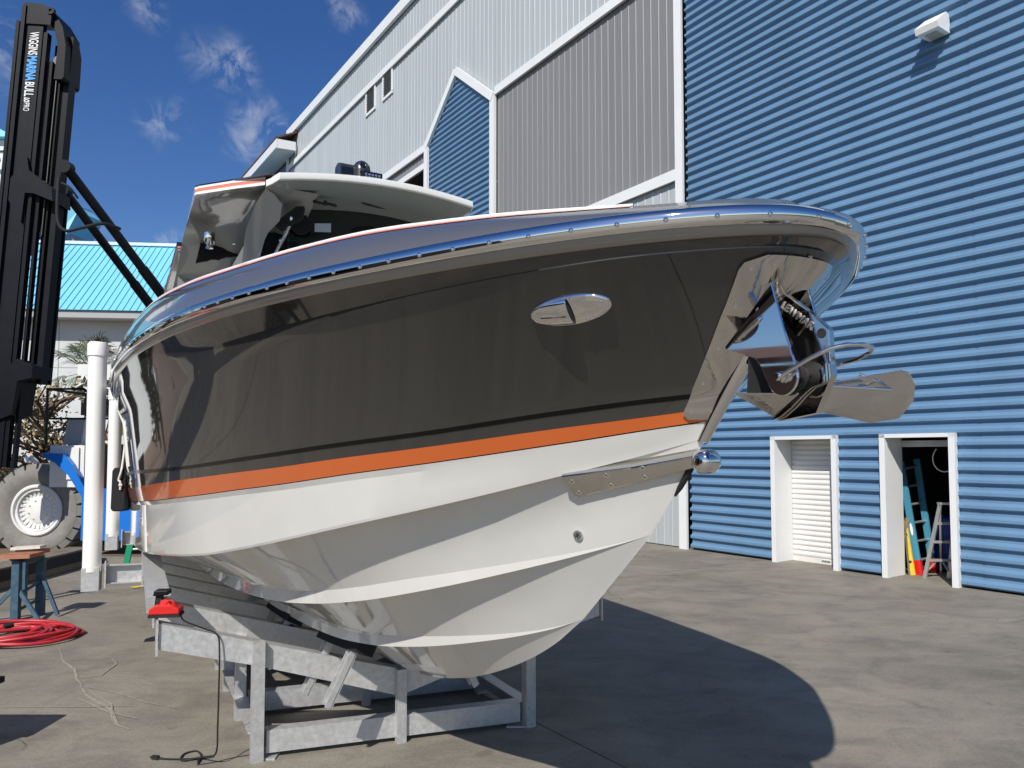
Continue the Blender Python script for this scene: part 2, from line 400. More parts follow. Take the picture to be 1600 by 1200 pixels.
# ribbed zones, ribs upright: sheet .9398 wide of four ribs
RP = .235
def rib_sheet(s0, s1, ha, hb, off, m):
    mb = MB(); s = s0; lo = []; hi = []
    def pt(s, d):
        lo.append(W(s, ha(s), off + d)); hi.append(W(s, hb(s), off + d))
    while s < s1 - 1e-4:
        e = min(s + RP, s1)
        pt(s, 0); 
        if e - s > .2:
            pt(s + .165, 0); pt(s + .180, .011); pt(s + .201, .011); pt(s + .216, 0)
        s = e
    pt(s1, 0)
    mb.grid([lo, hi]); return mb.build('wall_panel', m, barn)
def zone(s0, s1, ha, hb, off, m, wd=4 * RP):
    s = s0
    while s < s1 - 1e-3:
        e = min(s + wd, s1); rib_sheet(s, e, ha, hb, off, m); s = e
cst = lambda v: (lambda s: v)
PS0, PS1, PA, PH, PSH = 7.28, 11.4, 9.43, 14.0, 12.36
def gable(s):
    if s < PS0 or s > PS1: return 12.5
    return PSH + (PH - PSH) * (1 - abs(s - PA) / ((PA - PS0) if s < PA else (PS1 - PA)))
zone(.12, 7.2, cst(0.02), cst(7.72), -.01, PALEW)
zone(.12, 7.2, cst(7.9), cst(12.42), 0.0, GREYW)
zone(.0, PS0, cst(12.5), cst(16.42), 0.0, PALEW); zone(PS0, PA, gable, cst(16.42), 0.0, PALEW); zone(PA, PS1, gable, cst(16.42), 0.0, PALEW)
zone(PS1, 26.5, cst(12.4), cst(16.42), 0.0, PALEW)
zone(.0, 26.5, cst(16.55), cst(18.15), 0.0, PALEW)
zone(PS1 + .1, 26.5, cst(11.78), cst(12.2), 0.0, GREYW)
zone(19.5, 26.5, cst(0), cst(11.6), 0.0, GREYW)
mb = MB()      # blue gabled bay, horizontal corrugation clipped to the gable
n = int(PH / PIT)
for i in range(n):
    for y, d, y2, d2 in [(a[0], a[1], b_[0], b_[1]) for a, b_ in zip(corrug_profile(), corrug_profile()[1:] + [(PIT, 0)])]:
        q = []
        for yy, dd in ((y, d), (y2, d2)):
            h = i * PIT + yy
            if h <= PSH: sa, sb_ = PS0, PS1
            else:
                f = (h - PSH) / (PH - PSH)
                if f >= 1: break
                sa, sb_ = PS0 + (PA - PS0) * f, PS1 - (PS1 - PA) * f
            q.append([W(sa, h, dd + .004), W(sb_, h, dd + .004)])
        if len(q) == 2: mb.grid(q)
mb.build('gable_panel', BLUEW, barn)
def trim(name, a, b, w, d=.06, up=None):
    """flat trim strip on the wall between two (s, h) points; w is its width across"""
    A = W(a[0], a[1], DEP + d / 2 - .01); B = W(b[0], b[1], DEP + d / 2 - .01)
    mb = MB(); mb.bar(A, B, w, d, up=WN); return mb.build(name, TRIM, barn)
trim('corner_trim', (.14, 0), (.14, 12.44), .20)
trim('band_trim', (.25, 7.80), (7.2, 7.80), .24, .05)
trim('band_trim', (.0, 12.48), (PS0 - .1, 12.48), .24, .07)
trim('band_trim', (PS1 + .1, 12.30), (26.5, 12.30), .24, .07)
trim('band_trim', (.0, 16.45), (26.5, 16.45), .24, .06)
trim('roof_trim', (.0, 18.2), (26.6, 18.2), .42, .12)
trim('gable_post', (PS0 + .02, 0), (PS0 + .02, PSH + .02), .24, .09)
trim('gable_post', (PS1 + .02, 0), (PS1 + .02, PSH - .05), .22, .09)
trim('gable_rake', (PS0 - .02, PSH - .04), (PA, PH + .06), .24, .11)
trim('gable_rake', (PS1 + .06, PSH - .06), (PA + .02, PH + .06), .22, .10)
trim('opening_head', (PS1 + .15, 11.68), (26.5, 11.68), .2, .08)
trim('end_trim', (26.55, 0), (26.55, 18.2), .22, .08)
tag(barn, kind=None)
# louvres high on the wall
for s0, s1 in ((15.95, 16.6), (14.4, 15.0)):
    sm = (s0 + s1) / 2
    v = empty('louvre_vent', W(sm, 15.45), 'louvred vent under the eave band, %s of the two' % ('farther from the corner' if s0 > 15.5 else 'nearer the blue gable'), 'vent', 'wall vents')
    mb = MB()
    for a, b in (((s0 - .1, 15.42), (s0 - .1, 16.33)), ((s1 + .1, 15.42), (s1 + .1, 16.33)), ((s0 - .15, 15.42), (s1 + .15, 15.42))):
        mb.bar(W(*a, .035), W(*b, .035), .1, .05, up=WN)
    mb.build('frame', TRIM, v)
    mb = MB(); mb.prism([W(s0 - .06, 15.44, .02), W(s1 + .06, 15.44, .02), W(s1 + .06, 16.3, .02), W(s0 - .06, 16.3, .02)], WN * .004); mb.build('backing', CORE, v)
    for i in range(8):
        mb = MB(); h = 15.5 + i * .105; mb.add([W(s0 - .05, h, .03), W(s1 + .05, h, .03), W(s1 + .05, h + .035, .055), W(s0 - .05, h + .035, .055)], [(0, 1, 2, 3)])
        mb.build('slat', mat('slat_grey', (.10, .105, .11), .5), v)
# building body: back wall, sides, roof, dark inside
mb = MB()
bk = -14
mb.prism([W(-13.5, 18.0, -.06), W(26.5, 18.0, -.06), W(26.5, 18.6, bk), W(-13.5, 18.6, bk)], (0, 0, .1))
mb.build('roof', BROWNR, barn)
mb = MB(); mb.prism([W(-13.5, 0, bk), W(26.5, 0, bk), W(26.5, 18.5, bk), W(-13.5, 18.5, bk)], WN * -.1)
mb.prism([W(26.4, 0, -.1), W(26.4, 0, bk), W(26.4, 18.4, bk), W(26.4, 18.4, -.1)], WD * .08)
mb.prism([W(-13.5, 0, -.1), W(-13.5, 0, bk), W(-13.5, 18.4, bk), W(-13.5, 18.4, -.1)], WD * -.08)
mb.prism([W(-13.5, 12.9, -.1), W(0, 12.9, -.1), W(0, 18.2, -.1), W(-13.5, 18.2, -.1)], WN * -.05)
mb.prism([W(-5.0, 12.6, -.12), W(11, 12.6, -.12), W(11, 12.6, bk), W(-5, 12.6, bk)], (0, 0, .05))
mb.build('back_wall', PALEW, barn)
mb = MB()        # store room behind the two doors
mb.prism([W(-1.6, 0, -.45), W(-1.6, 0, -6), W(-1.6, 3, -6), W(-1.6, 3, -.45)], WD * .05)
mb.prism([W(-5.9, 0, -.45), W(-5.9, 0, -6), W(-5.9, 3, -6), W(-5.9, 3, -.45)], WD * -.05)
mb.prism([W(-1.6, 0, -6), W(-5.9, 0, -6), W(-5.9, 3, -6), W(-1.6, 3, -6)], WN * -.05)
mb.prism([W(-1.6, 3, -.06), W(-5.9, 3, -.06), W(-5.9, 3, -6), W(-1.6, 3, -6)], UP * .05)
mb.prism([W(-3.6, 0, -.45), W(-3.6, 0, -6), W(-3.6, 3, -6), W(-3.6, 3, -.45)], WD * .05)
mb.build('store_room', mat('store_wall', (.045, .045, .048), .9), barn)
RD = .42
for di, (d0, d1) in enumerate(DOORS):
    mb = MB()
    for s, sg in ((d0, 1), (d1, -1)):
        mb.box(W(s, DTOP / 2, -RD / 2 + .03), (.05, RD + .09, DTOP), Matrix((WD, WN, UP)).transposed())
    mb.box(W((d0 + d1) / 2, DTOP + .02, -RD / 2 + .03), (abs(d1 - d0) + .05, RD + .09, .05), Matrix((WD, WN, UP)).transposed())
    mb.build('door_frame', TRIM, barn)
    mb = MB()
    for a, b in (((d0, 0), (d0, DTOP + .045)), ((d1, 0), (d1, DTOP + .045)), ((d0 + .045, DTOP + .02), (d1 - .045, DTOP + .02))):
        mb.bar(W(*a, DEP + .02), W(*b, DEP + .02), .09 if a[0] == b[0] else .06, .085, up=WN)
    mb.build('door_casing', TRIM, barn)
# roller shutter, slats one by one
d0, d1 = DOORS[0]
sh = empty('roller_shutter', W((d0 + d1) / 2, 0, -RD), 'closed white roller shutter door in the blue wall', 'shutter door')
slm = MB(); L2 = abs(d1 - d0) / 2 - .03; prof = [(-.046, 0), (-.030, .014), (-.008, .018), (.016, .014), (.034, 0), (.046, -.002)]
slm.grid([[WD * L2 + UP * y + WN * d, WD * -L2 + UP * y + WN * d] for y, d in prof])
sl0 = slm.build('slat', DOORW, sh, smooth=40, local=True)
for i in range(23):
    o = sl0 if i == 0 else linked(sl0, 'slat', sh, (0, 0, 0))
    o.location = (0, 0, .14 + i * .092)
mb = MB(); mb.box(W((d0 + d1) / 2, .045, -RD + .01), (abs(d1 - d0) - .06, .03, .09), Matrix((WD, WN, UP)).transposed()); mb.build('bottom_rail', DOORW, sh)
mb = MB(); mb.prism([W(d0, 0, -RD - .02), W(d1, 0, -RD - .02), W(d1, DTOP, -RD - .02), W(d0, DTOP, -RD - .02)], WN * .006); mb.build('backing', DOORW, sh)
mb = MB(); mb.box(W((d0 + d1) / 2 - .1, .06, -RD + .035), (.16, .02, .02), Matrix((WD, WN, UP)).transposed()); mb.build('lift_handle', ALU, sh)
# rolled-up shutter edge of the open door, with its pull cord
d0, d1 = DOORS[1]
sh = empty('roller_shutter', W((d0 + d1) / 2, DTOP, -RD), 'rolled up shutter edge at the head of the open doorway', 'shutter door')
mb = MB(); mb.box(W((d0 + d1) / 2, DTOP - .10, -RD), (abs(d1 - d0) - .06, .03, .10), Matrix((WD, WN, UP)).transposed()); mb.build('bottom_rail', ALU, sh)
mb = MB(); mb.tube([W(d0 - .62 + .17 * math.cos(a) - .05, DTOP - .34 + .2 * math.sin(a), -RD - .02) for a in [R(x) for x in range(130, 411, 20)]], .008, 6); mb.build('pull_cord', ROPE, sh)
# flood lamp on the blue wall
lp = empty('wall_lamp', W(-4.95, 8.2, DEP), 'white angular flood lamp high on the blue wall', 'lamp')
mb = MB(); s0, s1 = -4.94, -5.19
top = [W(s0 + .02, 8.52, .04), W(s1 - .02, 8.52, .04)]
lo = [W(s0 + .04, 8.29, .47), W(s1 - .04, 8.29, .47)]; bt = [W(s0 + .04, 8.21, .43), W(s1 - .04, 8.21, .43)]; bb = [W(s0 + .02, 8.24, .04), W(s1 - .02, 8.24, .04)]
tp2 = [W(s0 + .03, 8.53, .16), W(s1 - .03, 8.53, .16)]
mb.add(top + tp2 + lo + bt + bb, [(0, 1, 3, 2), (2, 3, 5, 4), (4, 5, 7, 6), (8, 9, 1, 0), (0, 2, 4, 6, 8), (1, 9, 7, 5, 3), (6, 7, 9, 8)])
mb.build('housing', mat('lamp_white', (.85, .85, .82), .45), lp)
mb = MB(); mb.prism([W(s0 - .04, 8.215, .32), W(s1 + .04, 8.215, .32), W(s1 + .04, 8.23, .08), W(s0 - .04, 8.23, .08)], (0, 0, -.012)); mb.build('lens', mat('lamp_lens', (.45, .45, .4), .2), lp)
# far end: lower house with deep eave beyond the barn
hs = empty('eave_house', W(27, 0), 'lower blue sided building with deep white eave beyond the barn end', 'building')
e0, e1, eh = 25.2, 46.0, 17.30
mb = MB(); mb.prism([W(e0, eh - .45, 1.03), W(e1, eh - .45, 1.03), W(e1, eh, 1.03), W(e0, eh, 1.03)], WN * .06)
mb.prism([W(e0, eh - .45, 1.02), W(e0, eh, 1.02), W(e0, eh + .05, .12), W(e0, eh - .38, .12)], WD * .06); mb.build('fascia', TRIM, hs)
mb = MB(); mb.prism([W(e0, eh + .003, 1.12), W(e1, eh + .003, 1.12), W(e1, eh + 2.6, -4), W(e0, eh + 2.6, -4)], UP * .08); mb.build('roof', BROWNR, hs)
mb = MB(); mb.prism([W(e0 + .05, eh - .40, 1.02), W(e1, eh - .40, 1.02), W(e1, eh - .40, .10), W(e0 + .05, eh - .40, .10)], UP * .03); mb.build('soffit', STUCCO, hs)
mb = MB()
corr = []
for i in range(94):
    for y, d in corrug_profile(): corr.append([W(26.7, i * PIT + y, .03 + d), W(e1, i * PIT + y, .03 + d)])
mb.grid(corr[:368]); mb.build('wall_panel', BLUEW, hs)

# ------------------------------------------------------------------ store room contents
def boxbar(name, a, b, w, d, m, parent, up=(0, 0, 1)):
    mb = MB(); mb.bar(a, b, w, d, up=up); return mb.build(name, m, parent)
d0, d1 = DOORS[1]
ld = empty('extension_ladder', W(-4.2, 0, -.8), 'blue fibreglass ladder with red feet leaning in the open doorway', 'ladder')
fa, ta = W(-4.235, .0, -.58), W(-3.93, 1.80, -.66)
fb, tb = W(-4.24, .0, -1.0), W(-3.98, 1.85, -1.08)
for a, b in ((fa, ta), (fb, tb)):
    q = a + (b - a) * .13
    boxbar('rail', q, b, .10, .035, LADB, ld, up=WN); boxbar('foot', a, q, .105, .05, REDP, ld, up=WN)
for i in range(6):
    f = (i + .8) / 6.2; mb = MB(); mb.cyl(fa + (ta - fa) * f, fb + (tb - fb) * f, .020, 8); mb.build('rung', ALU, ld)
mb = MB(); cst_ = fa + (ta - fa) * .40 + WN * .02; e1 = (ta - fa).normalized(); e2 = WN.cross(e1)
mb.add([cst_ + e1 * .10 * math.cos(a) + e2 * .022 * math.sin(a) for a in [2 * math.pi * i / 20 for i in range(20)]], [tuple(range(20))]); mb.build('oval_sticker', TEXTW, ld)
sl = empty('step_ladder', W(-4.55, 0, -.45), 'bare aluminium step ladder standing open in the dark doorway', 'ladder')
A0, A1 = W(-4.42, 0, -.35), W(-4.655, 0, -.62); T0, T1 = W(-4.655, 1.17, -.42), W(-4.80, 1.17, -.62)
for a, b in ((A0, T0), (A1, T1)): boxbar('rail', a, b, .055, .03, ALU, sl, up=WN)
for i in range(1, 4):
    f = i / 4 * .98; p, q = A0 + (T0 - A0) * f, A1 + (T1 - A1) * f; boxbar('tread', p, q, .075, .035, ALU, sl)
B0, B1 = W(-4.36, 0, -1.0), W(-4.58, 0, -1.1)
for a, b in ((B0, T0), (B1, T1)): boxbar('rear_leg', a, b, .03, .025, ALU, sl, up=WN)
boxbar('top_cap', T0 + WD * .03, T1 - WD * .03, .14, .035, ALU, sl)
p = A0 + (T0 - A0) * .245; q = A1 + (T1 - A1) * .245
boxbar('brace', A0 + (T0 - A0) * .08, p + (q - p) * .4, .02, .02, ALU, sl); boxbar('brace', A1 + (T1 - A1) * .08, p + (q - p) * .6, .02, .02, ALU, sl)
br = empty('storage_barrel', W(-4.3, 0, -1.5), 'blue plastic barrel behind the step ladder', 'barrel')
mb = MB(); mb.lathe(W(-4.28, 0, -1.5), UP, [(.24, 0), (.28, .04), (.285, .3), (.295, .32), (.285, .34), (.285, .58), (.295, .60), (.285, .62), (.27, .86), (.22, .9), (0, .9)], 24); mb.build('drum', BARREL, br, smooth=40)
yl = empty('spirit_level', W(-4.15, 0, -.5), 'yellow level leaning inside the doorway beside its jamb', 'tool')
boxbar('bar', W(-4.18, .0, -.48), W(-4.03, .85, -.54), .07, .03, YELLOW, yl, up=WN)
mb = MB()
for f in (.25, .75):
    c = W(-4.18, 0, -.48) + (W(-4.03, .85, -.54) - W(-4.18, 0, -.48)) * f; mb.box(c + WN * .016, (.03, .03, .03))
mb.build('vial', CORE, yl)
yb = empty('brush_broom', W(-4.1, 0, -.5), 'thin straw broom behind the yellow level', 'broom')
boxbar('handle', W(-4.13, .0, -.46), W(-4.06, .72, -.50), .022, .022, WOOD, yb, up=WN)
mb = MB()
for i in range(26):
    a = W(-4.06, .70, -.50); mb.tube([a, a + Vector((random.uniform(-.06, .06), random.uniform(-.05, .05), random.uniform(.08, .22)))], .004, 4)
mb.build('bristles', TAN, yb)
# ------------------------------------------------------------------ the boat (local axes: x forward, y port, z up)
BO = Vector((-.76, 4.99, 0)); TH = R(29); BRZ = math.atan2(-math.cos(TH), math.sin(TH))
boat = empty('motor_boat', BO, 'dark grey and white centre console boat with orange stripe on a steel cradle', 'boat', rz=BRZ)
BW = Matrix.Translation(BO) @ Matrix.Rotation(BRZ, 4, 'Z')
LN = {   # line: end at the stem, half-breadths, heights
 'KEEL': (2.00, [(-9, 0), (4, 0)], [(-9, .44), (-3, .46), (-1, .49), (0, .54), (.5, .60), (1, .715), (1.5, .89), (2, 1.14), (2.25, 1.34), (2.5, 1.56), (2.75, 1.81), (3, 2.14), (3.1, 2.265), (3.2, 2.39), (3.3, 2.495), (3.335, 2.53)]),
 'R2': (2.18, [(-9, .48), (-6, .52), (-3.5, .54), (-1.76, .53), (-.45, .47), (.6, .35), (1.2, .245), (1.85, .095), (2.18, 0)], [(-9, .66), (-3, .69), (-2, .71), (-1, .73), (0, .775), (.5, .83), (1, .92), (1.5, 1.04), (2, 1.19), (2.18, 1.265)]),
 'R1': (2.62, [(-9, .85), (-6, .95), (-3.5, 1.0), (-1.76, .98), (-.45, .88), (.6, .68), (1.2, .53), (1.85, .31), (2.35, .115), (2.62, 0)], [(-9, .93), (-3, .95), (-2, .965), (-1, .985), (0, 1.04), (.5, 1.10), (1, 1.19), (1.5, 1.31), (2, 1.45), (2.5, 1.61), (2.62, 1.655)]),
 'C': (2.90, [(-9, 1.27), (-6, 1.42), (-3.5, 1.49), (-1.76, 1.47), (-.45, 1.32), (.6, 1.04), (1.2, .84), (1.85, .56), (2.35, .31), (2.7, .11), (2.90, 0)], [(-9, 1.02), (-3, 1.10), (-2, 1.16), (-1, 1.24), (0, 1.345), (.5, 1.43), (1, 1.53), (1.5, 1.64), (2, 1.755), (2.5, 1.885), (2.75, 1.955), (2.90, 2.0)]),
 'OB': (2.945, [(-9, 1.28), (-6, 1.43), (-3.5, 1.51), (-1.76, 1.505), (-.45, 1.375), (.6, 1.105), (1.2, .905), (1.85, .625), (2.35, .37), (2.7, .16), (2.945, 0)], [(-9, 1.42), (-3, 1.51), (-2, 1.56), (-1, 1.62), (0, 1.70), (.5, 1.75), (1, 1.80), (1.5, 1.86), (2, 1.92), (2.5, 1.99), (2.75, 2.03), (2.945, 2.06)]),
 'OT': (2.975, [(-9, 1.30), (-6, 1.45), (-3.5, 1.53), (-1.76, 1.525), (-.45, 1.40), (.6, 1.14), (1.2, .94), (1.85, .66), (2.35, .405), (2.7, .19), (2.975, 0)], [(-9, 1.55), (-3, 1.63), (-2, 1.67), (-1, 1.73), (0, 1.80), (.5, 1.84), (1, 1.88), (1.5, 1.93), (2, 1.98), (2.5, 2.04), (2.75, 2.07), (2.975, 2.10)]),
 'B': (3.00, [(-9, 1.32), (-6, 1.46), (-3.5, 1.545), (-1.76, 1.54), (-.45, 1.42), (.6, 1.17), (1.2, .97), (1.85, .69), (2.35, .435), (2.7, .215), (3.0, 0)], [(-9, 1.70), (-3, 1.76), (-2, 1.80), (-1, 1.825), (0, 1.865), (.5, 1.90), (1, 1.94), (1.5, 1.985), (2, 2.03), (2.5, 2.09), (2.75, 2.12), (3.0, 2.145)]),
 'K': (3.335, [(-9, 1.4), (-6, 1.55), (-3.5, 1.64), (-1.76, 1.645), (-.45, 1.57), (.6, 1.40), (1.2, 1.25), (1.85, 1.035), (2.35, .83), (2.78, .615), (3.05, .435), (3.17, .315), (3.25, .22), (3.30, .145), (3.322, .095), (3.333, .04), (3.335, 0)], [(-9, 2.36), (-3, 2.39), (-1, 2.405), (0, 2.425), (.5, 2.445), (1, 2.46), (2, 2.49), (2.8, 2.515), (3.335, 2.53)]),
 'S': (3.39, [(-9, 1.45), (-6, 1.6), (-3.5, 1.69), (-1.76, 1.70), (-.45, 1.64), (.6, 1.51), (1.2, 1.375), (1.85, 1.16), (2.35, .93), (2.78, .69), (3.05, .50), (3.2, .365), (3.29, .262), (3.345, .178), (3.374, .11), (3.387, .05), (3.39, 0)], [(-9, 2.58), (-3, 2.60), (3.39, 2.60)]),
 'G': (3.25, [(-9, 1.32), (-6, 1.47), (-3.5, 1.57), (-1.76, 1.58), (-.45, 1.51), (.6, 1.36), (1.2, 1.20), (1.85, .96), (2.35, .72), (2.78, .47), (3.05, .26), (3.2, .11), (3.25, 0)], [(-9, 2.98), (-3, 3.0), (-2, 2.95), (-1, 2.91), (0, 2.88), (.5, 2.855), (1, 2.83), (2, 2.80), (2.5, 2.76), (3, 2.71), (3.25, 2.70)]),
}
NS = 130
GS = [1 - (1 - i / (NS - 1)) ** 2.0 for i in range(NS)]
def line(kx, gi):
    te, bt, ht = LN[kx]; t = -9 + (te + 9) * gi
    return t, pch(bt, t), pch(ht, t)
LC = {kx: [line(kx, gi) for gi in GS] for kx in LN}
def sm01(x): x = max(0, min(1, x)); return x * x * (3 - 2 * x)
PORT = [(-1.5, 0), (0, .06), (1, .17), (1.8, .27), (2.35, .25), (2.76, .14), (3.04, .065), (3.2, .02), (3.3, 0)]
PW = {'S': 1, 'G': 1, 'K': .95, 'B': .45, 'OT': .38, 'OB': .34, 'C': .2, 'R1': .1, 'R2': 0, 'KEEL': 0}
def side_rows(sgn):
    """columns of points at each station: bottom, topside, gunwale"""
    Bm, Tp, Gw = [], [], []
    for i in range(NS):
        P = {k: LC[k][i] for k in LN}
        if sgn > 0: P = {k: (p[0], p[1] + PW[k] * min(pch(PORT, p[0]), p[1]), p[2]) for k, p in P.items()}
        lerp = lambda a, b, f, db=0, dh=0: (a[0] + (b[0] - a[0]) * f, a[1] + (b[1] - a[1]) * f + db, a[2] + (b[2] - a[2]) * f + dh)
        off = lambda p, db, dh: (p[0], max(0, p[1] + db), p[2] + dh)
        def strake(k, wi, hv):
            p = P[k]; te = LN[k][0]; q = sm01((te - p[0]) / 1.5) ** .7 if p[0] < te else 0
            return off(p, -wi * q, .010 * q), p, off(p, .006 * q, hv * q), q
        r2i, r2, r2t, _ = strake('R2', .055, .062); r1i, r1, r1t, _ = strake('R1', .065, .072)
        ci, c, ct, qc = strake('C', .075, .012)
        k0 = P['KEEL']; ob = P['OB']
        qe = sm01((2.945 - ob[0]) / .25)
        cv = sm01((P['C'][0] + 1.0) / 3.0) * min(1, (LN['C'][0] - P['C'][0]) * 2)
        obl = off(ob, -.016 * qe, -.030 * qe)
        b = [k0, lerp(k0, r2i, .5), r2i, r2, r2t, lerp(r2t, r1i, .33, -.006 * cv), lerp(r2t, r1i, .67, -.008 * cv), r1i, r1, r1t,
             lerp(r1t, ci, .3, -.018 * cv), lerp(r1t, ci, .62, -.026 * cv), lerp(r1t, ci, .85, -.016 * cv), ci, c, ct, lerp(ct, obl, .5), obl, off(ob, -.001, -.004)]
        K = P['K']; S = P['S']; B = P['B']
        qk = sm01((2.4 - K[0]) / 2.6)
        kl = off(K, -.045 * qk - .0005, -.125 * qk - .004)
        cb = sm01((B[0] + .5) / 2.2) * .9
        tp = [ob, P['OT'], B]
        for v in (.12, .25, .38, .52, .66, .8, .92):
            vb = v - cb * .42 * v * (1 - v)
            tp.append((B[0] + (kl[0] - B[0]) * v, B[1] + (kl[1] - B[1]) * vb, B[2] + (kl[2] - B[2]) * v))
        lip = off(S, -.036, -.055)
        tp += [kl, K, lerp(K, lip, .5, -.004), lip]
        G = P['G']; gw = []
        for v in (0, .1, .25, .45, .65, .85, 1):
            gw.append((S[0] + (G[0] - S[0]) * v, S[1] - .012 * (1 - v) + (G[1] - S[1]) * v + .035 * math.sin(math.pi * v) * min(1, S[1] * 2), S[2] + .012 * (1 - v) + (G[2] - S[2]) * v))
        for src, dst in ((b, Bm), (tp, Tp), (gw, Gw)): dst.append([Vector((p[0], sgn * p[1], p[2])) for p in src])
    return Bm, Tp, Gw
mb_b, mb_t, mb_g = MB(), MB(), MB(); STB = None
for sgn in (-1, 1):
    Bm, Tp, Gw = side_rows(sgn)
    if sgn == -1: STB = (Bm, Tp, Gw)
    for mbx, rows in ((mb_b, Bm), (mb_t, Tp), (mb_g, Gw)): mbx.grid(rows, flip=sgn > 0)
    # transom
    for mbx, rows in ((mb_b, Bm), (mb_t, Tp), (mb_g, Gw)):
        r0 = rows[0]; mbx.grid([r0, [Vector((p.x, 0, p.z)) for p in r0]])
hull = mb_b.build('hull_bottom', HULLW, boat, smooth=11, local=True, weld=True)
tops = mb_t.build('topside', HULLD, boat, smooth=22, local=True, weld=True)
mb_g.build('gunwale', GUNW, boat, smooth=30, local=True, weld=True)
# deck: cap rail, cockpit sole, closed foredeck
mb = MB(); rows = []
for i in range(NS):
    t, b, h = LC['G'][i]; inn = max(0, b - .24) if t < 1.7 else max(0, b - .24 - (b) * sm01((t - 1.7) / .5))
    rows.append([Vector((t, -b + .006, h - .004)), Vector((t, -(b + inn) / 2, h - .004)), Vector((t, -inn, h - .004)), Vector((t, -inn, h - (.75 if inn > 0 else 0))), Vector((t, 0, h - (.75 if inn > 0 else 0)))])
c_rows = [r[:3] for r in rows]; d_rows = [r[2:] for r in rows]
mb.grid(c_rows); mb.grid([[Vector((p.x, -p.y, p.z)) for p in r] for r in c_rows], flip=True); mb.build('cap_rail', GUNW, boat, smooth=30, local=True)
mb = MB(); mb.grid(d_rows); mb.grid([[Vector((p.x, -p.y, p.z)) for p in r] for r in d_rows], flip=True); mb.build('deck', HULLW, boat, smooth=30, local=True)
def strip_from(rows, ia, ib, fa, fb, off, name, m, sgn, i0=0):
    """a band lying on the topside between two fractional rows"""
    out = []
    for r in rows[i0:]:
        A = r[ia] + (r[ia + 1] - r[ia]) * fa; Bp = r[ib] + (r[ib + 1] - r[ib]) * fb
        o = Vector((0, sgn * off, 0)); out.append([A + o, (A + Bp) / 2 + o, Bp + o])
    mb = MB(); mb.grid(out, flip=sgn > 0); return mb.build(name, m, boat, smooth=30, local=True)
for sgn in (-1, 1):
    Bm, Tp, Gw = side_rows(sgn)
    strip_from(Tp, 0, 0, 0.0, .985, .0025, 'orange_stripe', ORANGE, sgn)
    strip_from(Tp, 1, 2, .85, .16, .0025, 'black_stripe', STRIPEB, sgn)
    # rub rail of polished steel, flange under it, pinstripes on the gunwale edge
    pb_ = lambda q: q[1] + (min(pch(PORT, q[0]), q[1]) if sgn > 0 else 0)
    pathS = [(LC['S'][i][0], sgn * pb_(LC['S'][i]), LC['S'][i][2]) for i in range(NS)]
    mb = MB(); prof = [(-.016, .030), (.002, .0295), (.013, .025), (.020, .017), (.0235, .006), (.0235, -.007), (.019, -.018), (.009, -.0255), (-.004, -.0275), (-.014, -.027)]
    def sweep(path, prof, name, m, sm=30):
        rows = []
        for i, p in enumerate(path):
            a = Vector(path[max(i - 1, 0)]); b = Vector(path[min(i + 1, NS - 1)]); t = (b - a); t.z = 0
            if i == NS - 1: t = Vector((0, -sgn, 0))
            t.normalize(); nrm = Vector((t.y, -t.x, 0)) * (-sgn)
            if nrm.y * sgn < 0 and i < NS - 1: nrm = -nrm
            if i == NS - 1: nrm = Vector((1, 0, 0))
            rows.append([Vector(p) + nrm * u + UP * v for u, v in prof])
        mb = MB(); mb.grid(rows, flip=sgn < 0); return mb.build(name, m, boat, smooth=sm, local=True)
    sweep(pathS, prof, 'rub_rail', CHROME)
    sweep(pathS, [(-.016, -.0265), (-.002, -.027), (-.004, -.036), (-.012, -.046), (-.036, -.0555)], 'hull_flange', FLANGE)
    pathG = [(LC['G'][i][0], sgn * LC['G'][i][1], LC['G'][i][2]) for i in range(NS)]
    ct = []; wt = []
    for r in Gw:
        if r[6].x > 2.98: break
        d = r[6] - r[5]; sg = max(d.length, 1e-4); nrm = Vector((0, sgn * .9, .35)) * .0035; f = max(0, 1 - .036 / sg); f2 = max(0, 1 - .006 / sg)
        ct.append([r[5] + d * f + nrm, r[5] + d * f2 + nrm]); wt.append(r[6] + Vector((0, sgn * .001, -.002)))
    mb = MB(); mb.grid(ct, flip=sgn > 0); mb.build('coral_stripe', CORAL, boat, smooth=30, local=True)
    mb = MB(); mb.tube(wt, .0095, 6); mb.build('white_stripe', WHITEG, boat, smooth=60, local=True)
# rail screws: domed heads along the rub rail
sc = MB(); sc.lathe((0, 0, 0), (0, 0, 1), [(.0075, 0), (.0068, .004), (.004, .0065), (0, .0072)], 10)
proto = None
for sgn in (-1, 1):
    acc_d = 0; last = None; nxt = .06
    for i in range(NS - 1, 0, -1):
        pb_ = lambda q: q[1] + (min(pch(PORT, q[0]), q[1]) if sgn > 0 else 0)
        a = Vector((LC['S'][i][0], sgn * pb_(LC['S'][i]), LC['S'][i][2])); b = Vector((LC['S'][i - 1][0], sgn * pb_(LC['S'][i - 1]), LC['S'][i - 1][2]))
        d = (b - a).length
        while acc_d + d >= nxt and nxt < 5.4:
            p = a + (b - a) * ((nxt - acc_d) / d); t = (b - a).normalized(); nr = Vector((t.y, -t.x, 0))
            if nr.y * sgn < 0: nr = -nr
            n3 = (nr * .95 - UP * .10).normalized(); q = n3.to_track_quat('Z', 'Y')
            if proto is None: proto = sc.build('rail_screw', CHROME, boat, smooth=60, local=True); o = proto
            else: o = linked(proto, 'rail_screw', boat, (0, 0, 0))
            o.rotation_mode = 'QUATERNION'; o.rotation_quaternion = q; o.location = p + nr * .0228 - UP * .006
            nxt += .135
        acc_d += d
